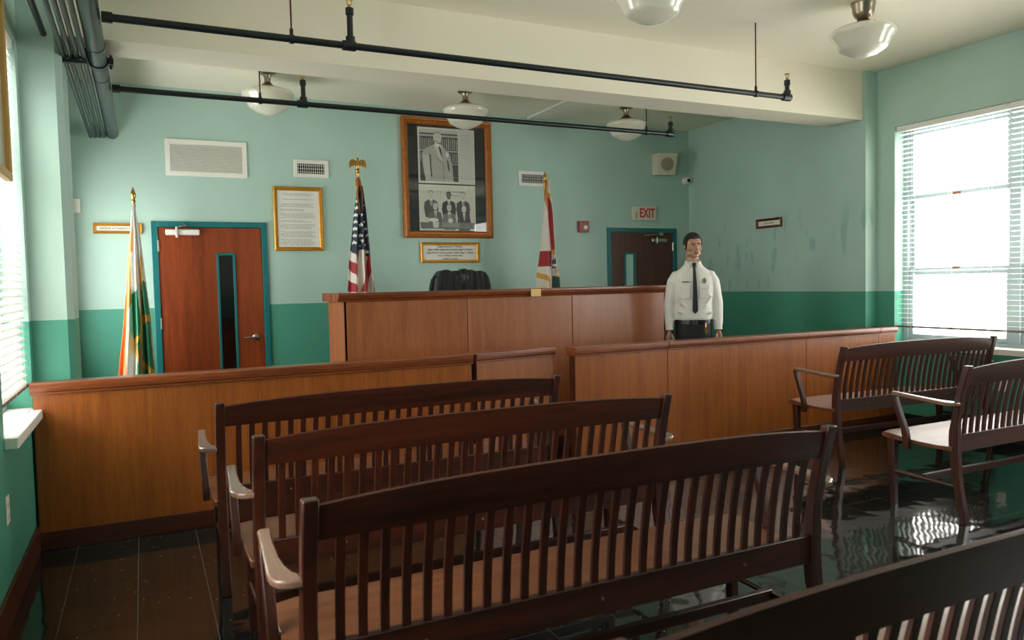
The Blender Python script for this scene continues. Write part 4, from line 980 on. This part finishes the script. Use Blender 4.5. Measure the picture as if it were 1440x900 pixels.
sl = silh([(288, 185.5, 190), (300, 184.5, 191.5), (330, 182.5, 197), (380, 178.5, 203), (420, 176, 208), (460, 173, 213), (527, 166, 218), (600, 158, 224), (700, 150, 232)], FY3)
drape(f3, FY3, sl, sl[0][0], sl[-1][0], paint(ops, (222, 222, 216)), 3, .08, ph=.5)

# ---------------------------------------------------------------- the man
def Rz(a): return Matrix.Rotation(a, 3, 'Z')
MXp, MYp = 4.615, 5.62
man = thing('person', 'man in white uniform shirt and black tie standing behind the rail', 'person', (MXp, MYp, 0), math.radians(-33))
skin_m = mat('skin', (172, 132, 106), .5, var=.06, vscale=40)
body = MB()
HZ = 1.70   # chin height
hr = math.radians(12); HR = Rz(hr); hc = Vector((0, -.01, 0))
hm = MB()
hm.ell((0, .012, HZ + .155), (.076, .097, .095)); hm.ell((0, -.022, HZ + .10), (.066, .078, .085)); hm.ell((0, -.03, HZ + .045), (.055, .062, .045))
hm.ell((0, -.072, HZ + .018), (.024, .02, .018)); hm.ell((0, -.078, HZ + .155), (.055, .022, .022))          # chin, forehead
for s in (-1, 1):
    hm.ell((s * .028, -.088, HZ + .138), (.024, .012, .008)); hm.ell((s * .042, -.062, HZ + .09), (.022, .025, .022)); hm.ell((s * .05, -.02, HZ + .04), (.016, .03, .025))
    hm.ell((s * .078, .008, HZ + .115), (.008, .018, .032), R=Matrix.Rotation(-.15, 3, 'X'))
hm.tube([(0, -.092, HZ + .135), (0, -.108, HZ + .105), (0, -.119, HZ + .085)], [.009, .011, .013], 10); hm.ell((0, -.108, HZ + .078), (.019, .013, .009))
hm.ell((0, -.094, HZ + .054), (.026, .011, .006)); hm.ell((0, -.092, HZ + .042), (.023, .011, .007))
hm.tube([(0, .03, HZ - .10), (0, .018, HZ + .0), (0, .012, HZ + .07)], [.068, .060, .060], 20)
hm.v = [tuple(HR @ Vector((v[0], v[1], HZ + (v[2] - HZ) * (.91 if v[2] > HZ else 1))) + hc) for v in hm.v]
body.add([(v[0] / .8, v[1], v[2]) for v in hm.v], hm.f)
def loft(mb, rings, n=28, p=2.3):
    rows = []
    for z, cx, cy, rx, ry in rings:
        row = []
        for j in range(n):
            t = 2 * PI * j / n; c, s = math.cos(t), math.sin(t)
            row.append((cx + rx * math.copysign(abs(c) ** (2 / p), c), cy + ry * math.copysign(abs(s) ** (2 / p), s), z))
        rows.append(row)
    mb.grid(rows, closed=True, cap=True)
loft(body, [(.90, 0, 0, .165, .105), (1.0, 0, 0, .175, .11), (1.12, 0, 0, .16, .10), (1.25, 0, 0, .17, .105), (1.42, 0, 0, .18, .11), (1.52, 0, .005, .17, .08), (1.58, 0, .01, .10, .06), (1.64, 0, .015, .06, .055)])
for s in (-1, 1):
    body.tube([(s * .09, 0, .96), (s * .10, -.01, .72), (s * .105, -.005, .52), (s * .11, .012, .30), (s * .115, .02, .09)], [.095, .078, .058, .052, .038], 18)
    body.tube([(s * .115, .04, .045), (s * .125, -.06, .035), (s * .135, -.15, .028)], [.04, .042, .03], 12)
    sh, el, wr = Vector((s * .20, .005, 1.49)), Vector((s * .262, .015, 1.27)), Vector((s * .275, -.025, 1.035))
    body.tube([sh, sh.lerp(el, .5), el, el.lerp(wr, .4), wr], [.045, .046, .042, .040, .028], 16)
    # hand: palm + four fingers + thumb, slightly curled
    ha = Vector((s * .276, -.033, .985))
    body.ell((ha.x, ha.y, ha.z - .005), (.019, .042, .052), R=Matrix.Rotation(s * .9, 3, 'Z') @ Matrix.Rotation(.12, 3, 'X'))
    for k, (dy, L) in enumerate(((-.030, .068), (-.010, .078), (.010, .072), (.029, .056))):
        b0 = Vector((s * (.277 - dy * .95), ha.y + dy * .62, .945)); b1 = b0 + Vector((-s * .004, dy * .12, -L * .45)); b2 = b1 + Vector((-s * .012, 0, -L * .33)); b3 = b2 + Vector((-s * .014, .002, -L * .2))
        body.tube([b0 + Vector((0, 0, .03)), b0, b1, b2, b3], [.0115, .0115, .0105, .0098, .008], 10)
    t0 = Vector((s * .256, ha.y - .026, .995)); body.tube([t0, t0 + Vector((-s * .012, -.022, -.032)), t0 + Vector((-s * .022, -.024, -.062)), t0 + Vector((-s * .026, -.018, -.082))], [.013, .012, .0105, .008], 10)
bo = body.obj('body', skin_m, man, smooth='all'); bo.name = 'body'
rm = bo.modifiers.new('r', 'REMESH'); rm.mode = 'VOXEL'; rm.voxel_size = .004; rm.use_smooth_shade = True
smm = bo.modifiers.new('s', 'SMOOTH'); smm.factor = .5; smm.iterations = 4
# face details
def hd(mb, name, m, lab=None):
    mb.v = [tuple(HR @ Vector((v[0], v[1], HZ + (v[2] - HZ) * .91)) + hc) for v in mb.v]; return mb.obj(name, m, man, smooth='all', label=lab)
M_HAIR = mat('hair_black', (24, 19, 17), .55, bump=.6, bscale=150)
for s in (-1, 1):
    e = MB().ell((s * .0285, -.0835, HZ + .1205), (.0125, .010, .0068)); hd(e, 'eye', mat('eye_white', (196, 186, 172), .3))
    e = MB().ell((s * .0285, -.0905, HZ + .1205), (.0058, .004, .0058)); hd(e, 'iris', mat('iris_dark', (30, 20, 16), .2))
    e = MB().tube([(s * .0130, -.0975, HZ + .1390), (s * .028, -.0985, HZ + .1430), (s * .045, -.0865, HZ + .1375)], [(.0045, .0035), (.0050, .004), (.003, .002)], 8); hd(e, 'eyebrow', M_HAIR)
e = MB().ell((0, -.0985, HZ + .054), (.0235, .0085, .0048)); e.ell((0, -.0965, HZ + .043), (.020, .0085, .006)); hd(e, 'lips', mat('lips', (142, 84, 74), .45))
# hair cap
hv = MB(); rows = []; nu, nv = 48, 26
for i in range(nv):
    row = []
    for j in range(nu):
        th = 2 * PI * j / nu; c, s = math.cos(th), math.sin(th)     # s=-1 is the front
        front = max(0, -s)
        low = .175 - HZ * 0                     # hairline height above the chin
        hl = (.192 if front > .80 else (.192 - (.80 - front) * .22 if front > .2 else .060 - .02 * max(0, s)))
        hl = .192 * min(1, max(0, (front - .25) / .4)) + (.075 - .03 * max(0, s)) * (1 - min(1, max(0, (front - .25) / .4)))
        top = .262; f = i / (nv - 1); z = hl + (top - hl) * math.sin(f * PI / 2)
        zz_ = (z - .155) / .107; rr = math.sqrt(max(0, 1 - zz_ * zz_))
        rr = max(rr, .0)
        wob = 1 + .012 * math.sin(th * 9 + z * 60)
        row.append((.0845 * rr * c * wob, .012 + .107 * rr * s * wob * (1 if s > 0 else .985), HZ + z))
    rows.append(row)
hv.grid(rows, closed=True); ho = hd(hv, 'hair', M_HAIR); sd = ho.modifiers.new('s', 'SOLIDIFY'); sd.thickness = .014; sd.offset = -1
# shirt
M_SHIRT = mat('white_shirt', (218, 216, 210), .7, bump=.25, bscale=9)
sh_ = MB()
loft(sh_, [(1.115, 0, 0, .200, .120), (1.14, 0, 0, .218, .134), (1.19, 0, 0, .222, .135), (1.28, 0, 0, .216, .130), (1.40, 0, 0, .235, .134), (1.48, 0, .003, .245, .120), (1.53, 0, .008, .235, .100), (1.575, 0, .012, .190, .085), (1.612, 0, .014, .130, .075), (1.655, 0, .014, .088, .066)], 32, 2.4)
for s in (-1, 1):
    sh, el, wr = Vector((s * .222, .005, 1.47)), Vector((s * .272, .015, 1.27)), Vector((s * .275, -.025, 1.04))
    sh_.tube([(s * .12, .010, 1.553), (s * .195, .006, 1.527), sh, sh.lerp(el, .25), sh.lerp(el, .6), el, el.lerp(wr, .35), el.lerp(wr, .75), wr], [.045, .062, .078, .078, .072, .068, .062, .056, .045], 20)
    for (t, a) in ((.15, .03), (.35, -.02), (.62, .02)):
        c = el.lerp(wr, t); sh_.ell((c.x - s * .03, c.y - .035, c.z), (.03, .02, .012))
for (x, z, a, L) in ((-.15, 1.30, .7, .06), (-.12, 1.26, .5, .07), (.15, 1.30, -.8, .07), (.11, 1.24, -.6, .05), (-.16, 1.20, .3, .05), (.16, 1.19, -.2, .05), (-.06, 1.165, .1, .07), (.07, 1.165, -.1, .07)):
    sh_.ell((x, -.105, z), (L, .025, .010), R=Matrix.Rotation(a, 3, 'Y'))
so = sh_.obj('shirt', M_SHIRT, man, smooth='all'); rm = so.modifiers.new('r', 'REMESH'); rm.mode = 'VOXEL'; rm.voxel_size = .007; rm.use_smooth_shade = True
smm = so.modifiers.new('s', 'SMOOTH'); smm.factor = .6; smm.iterations = 5
for s in (-1, 1):
    MB().tube([(s * .2745, -.020, 1.075), (s * .2755, -.027, 1.03)], [.047, .046], 20).obj('cuff', M_SHIRT, man, smooth=True)
    cr = []
    for k in range(9):
        a = PI / 2 - s * PI * .97 * k / 8; f = (k / 8) ** 1.5; cx_c, cy_c = math.cos(a), math.sin(a)
        cr.append([(.090 * cx_c, .012 + .068 * cy_c, 1.640 - .012 * f), (.080 * cx_c, .006 + .066 * cy_c, 1.700 - .034 * f), (.098 * cx_c, .010 + .078 * cy_c, 1.662 - .030 * f - (.045 if k == 7 else .02 if k in (6, 8) else 0))])
    MB().grid(cr).obj('collar', M_SHIRT, man, smooth='all').modifiers.new('s', 'SOLIDIFY').thickness = .004
    pk = MB().box(s * .105 - .05, s * .105 + .05, -.143, -.134, 1.325, 1.445).obj('pocket', M_SHIRT, man, bevel=.003)
    MB().prism([(s * .105 - .052, 1.45), (s * .105 + .052, 1.45), (s * .105 + .052, 1.425), (s * .105, 1.408), (s * .105 - .052, 1.425)], 'y', -.149, -.140).obj('pocket_flap', M_SHIRT, man, bevel=.002)
M_TIE = mat('tie_navy', (22, 28, 38), .6)
ty = lambda z: -.150 if z < 1.46 else -.150 + (z - 1.46) * .34
pr = [(.030, 1.21), (.0, 1.185), (-.030, 1.21), (-.028, 1.30), (-.020, 1.48), (-.013, 1.59), (.013, 1.59), (.020, 1.48), (.028, 1.30)]
rows = []
for z, w in ((1.185, .001), (1.212, .030), (1.30, .028), (1.40, .024), (1.50, .019), (1.622, .013)):
    y = ty(z); rows.append([(-w, y, z), (0, y - .006, z), (w, y, z), (w, y + .012, z), (-w, y + .012, z)])
MB().grid(rows, closed=True, cap=True).obj('necktie', M_TIE, man, smooth=True)
MB().prism([(-.015, 1.612), (.015, 1.612), (.024, 1.652), (-.024, 1.652)], 'y', -.104, -.072).obj('tie_knot', M_TIE, man, bevel=.006, seg=3)
bd = MB(); st = [(math.sin(2 * PI * k / 16) * (.026 if k % 2 == 0 else .019) + .105, 1.485 + math.cos(2 * PI * k / 16) * (.030 if k % 2 == 0 else .022)) for k in range(16)]
bd.prism(st, 'y', -.142, -.128).obj('badge', mat('badge_silver', (176, 168, 148), .35, metal=.8), man, label='small metal badge on his left chest')
MB().box(-.145, -.065, -.142, -.132, 1.472, 1.484).obj('name_bar', M_BRASS, man)
# trousers, belt, shoes
M_TR = mat('black_trousers', (13, 16, 18), .7, bump=.2, bscale=12)
tr = MB(); loft(tr, [(.88, 0, 0, .20, .12), (.98, 0, 0, .212, .126), (1.06, 0, 0, .207, .122), (1.135, 0, 0, .198, .117)], 28, 2.3)
for s in (-1, 1): tr.tube([(s * .092, 0, .96), (s * .10, -.005, .72), (s * .108, 0, .50), (s * .112, .012, .28), (s * .118, .015, .07)], [.104, .092, .078, .072, .068], 20)
to = tr.obj('trousers', M_TR, man, smooth='all'); rm = to.modifiers.new('r', 'REMESH'); rm.mode = 'VOXEL'; rm.voxel_size = .010; rm.use_smooth_shade = True
smm = to.modifiers.new('s', 'SMOOTH'); smm.factor = .5; smm.iterations = 3
bl = MB(); rows = []
for z, k in ((1.088, 1.0), (1.09, 1.03), (1.13, 1.03), (1.132, 1.0)):
    rows.append([(.207 * k * math.copysign(abs(math.cos(t)) ** .87, math.cos(t)), .123 * k * math.copysign(abs(math.sin(t)) ** .87, math.sin(t)), z) for t in [2 * PI * j / 40 for j in range(40)]])
bl.grid(rows, closed=True); belt = bl.obj('belt', mat('belt_leather', (14, 14, 15), .3), man, smooth=True)
bu = MB(); bu.box(-.026, .026, -.142, -.126, 1.124, 1.130); bu.box(-.026, .026, -.142, -.126, 1.088, 1.094); bu.box(-.026, -.020, -.142, -.126, 1.088, 1.13); bu.box(.020, .026, -.142, -.126, 1.088, 1.13); bu.box(-.02, .022, -.140, -.134, 1.106, 1.111)
bu.obj('belt_buckle', M_STEEL, man, label='square metal belt buckle')
ky = MB().tube([(.118, -.13, 1.10), (.118, -.135, 1.06)], .006, 8); ky.box(.108, .130, -.140, -.134, 1.01, 1.06); ky.box(.122, .140, -.137, -.131, .995, 1.045); ky.obj('key_ring', M_BRASS, man)
for s in (-1, 1):
    so = MB(); so.tube([(s * .116, .07, .045), (s * .118, .03, .055), (s * .126, -.06, .045), (s * .138, -.17, .034), (s * .141, -.215, .028)], [.036, .046, .046, .042, .024], 16)
    so.v = [(x, y, max(z, .004)) for x, y, z in so.v]; so.obj('shoe', mat('shoe_black', (12, 12, 13), .25), man, smooth='all')

# the build was laid out wide: bring everything but the head to this man's width
for ch in man.children:
    if ch.name.split('.')[0] not in ('eye', 'iris', 'eyebrow', 'lips', 'hair'):
        for v in ch.data.vertices: v.co.x *= .8
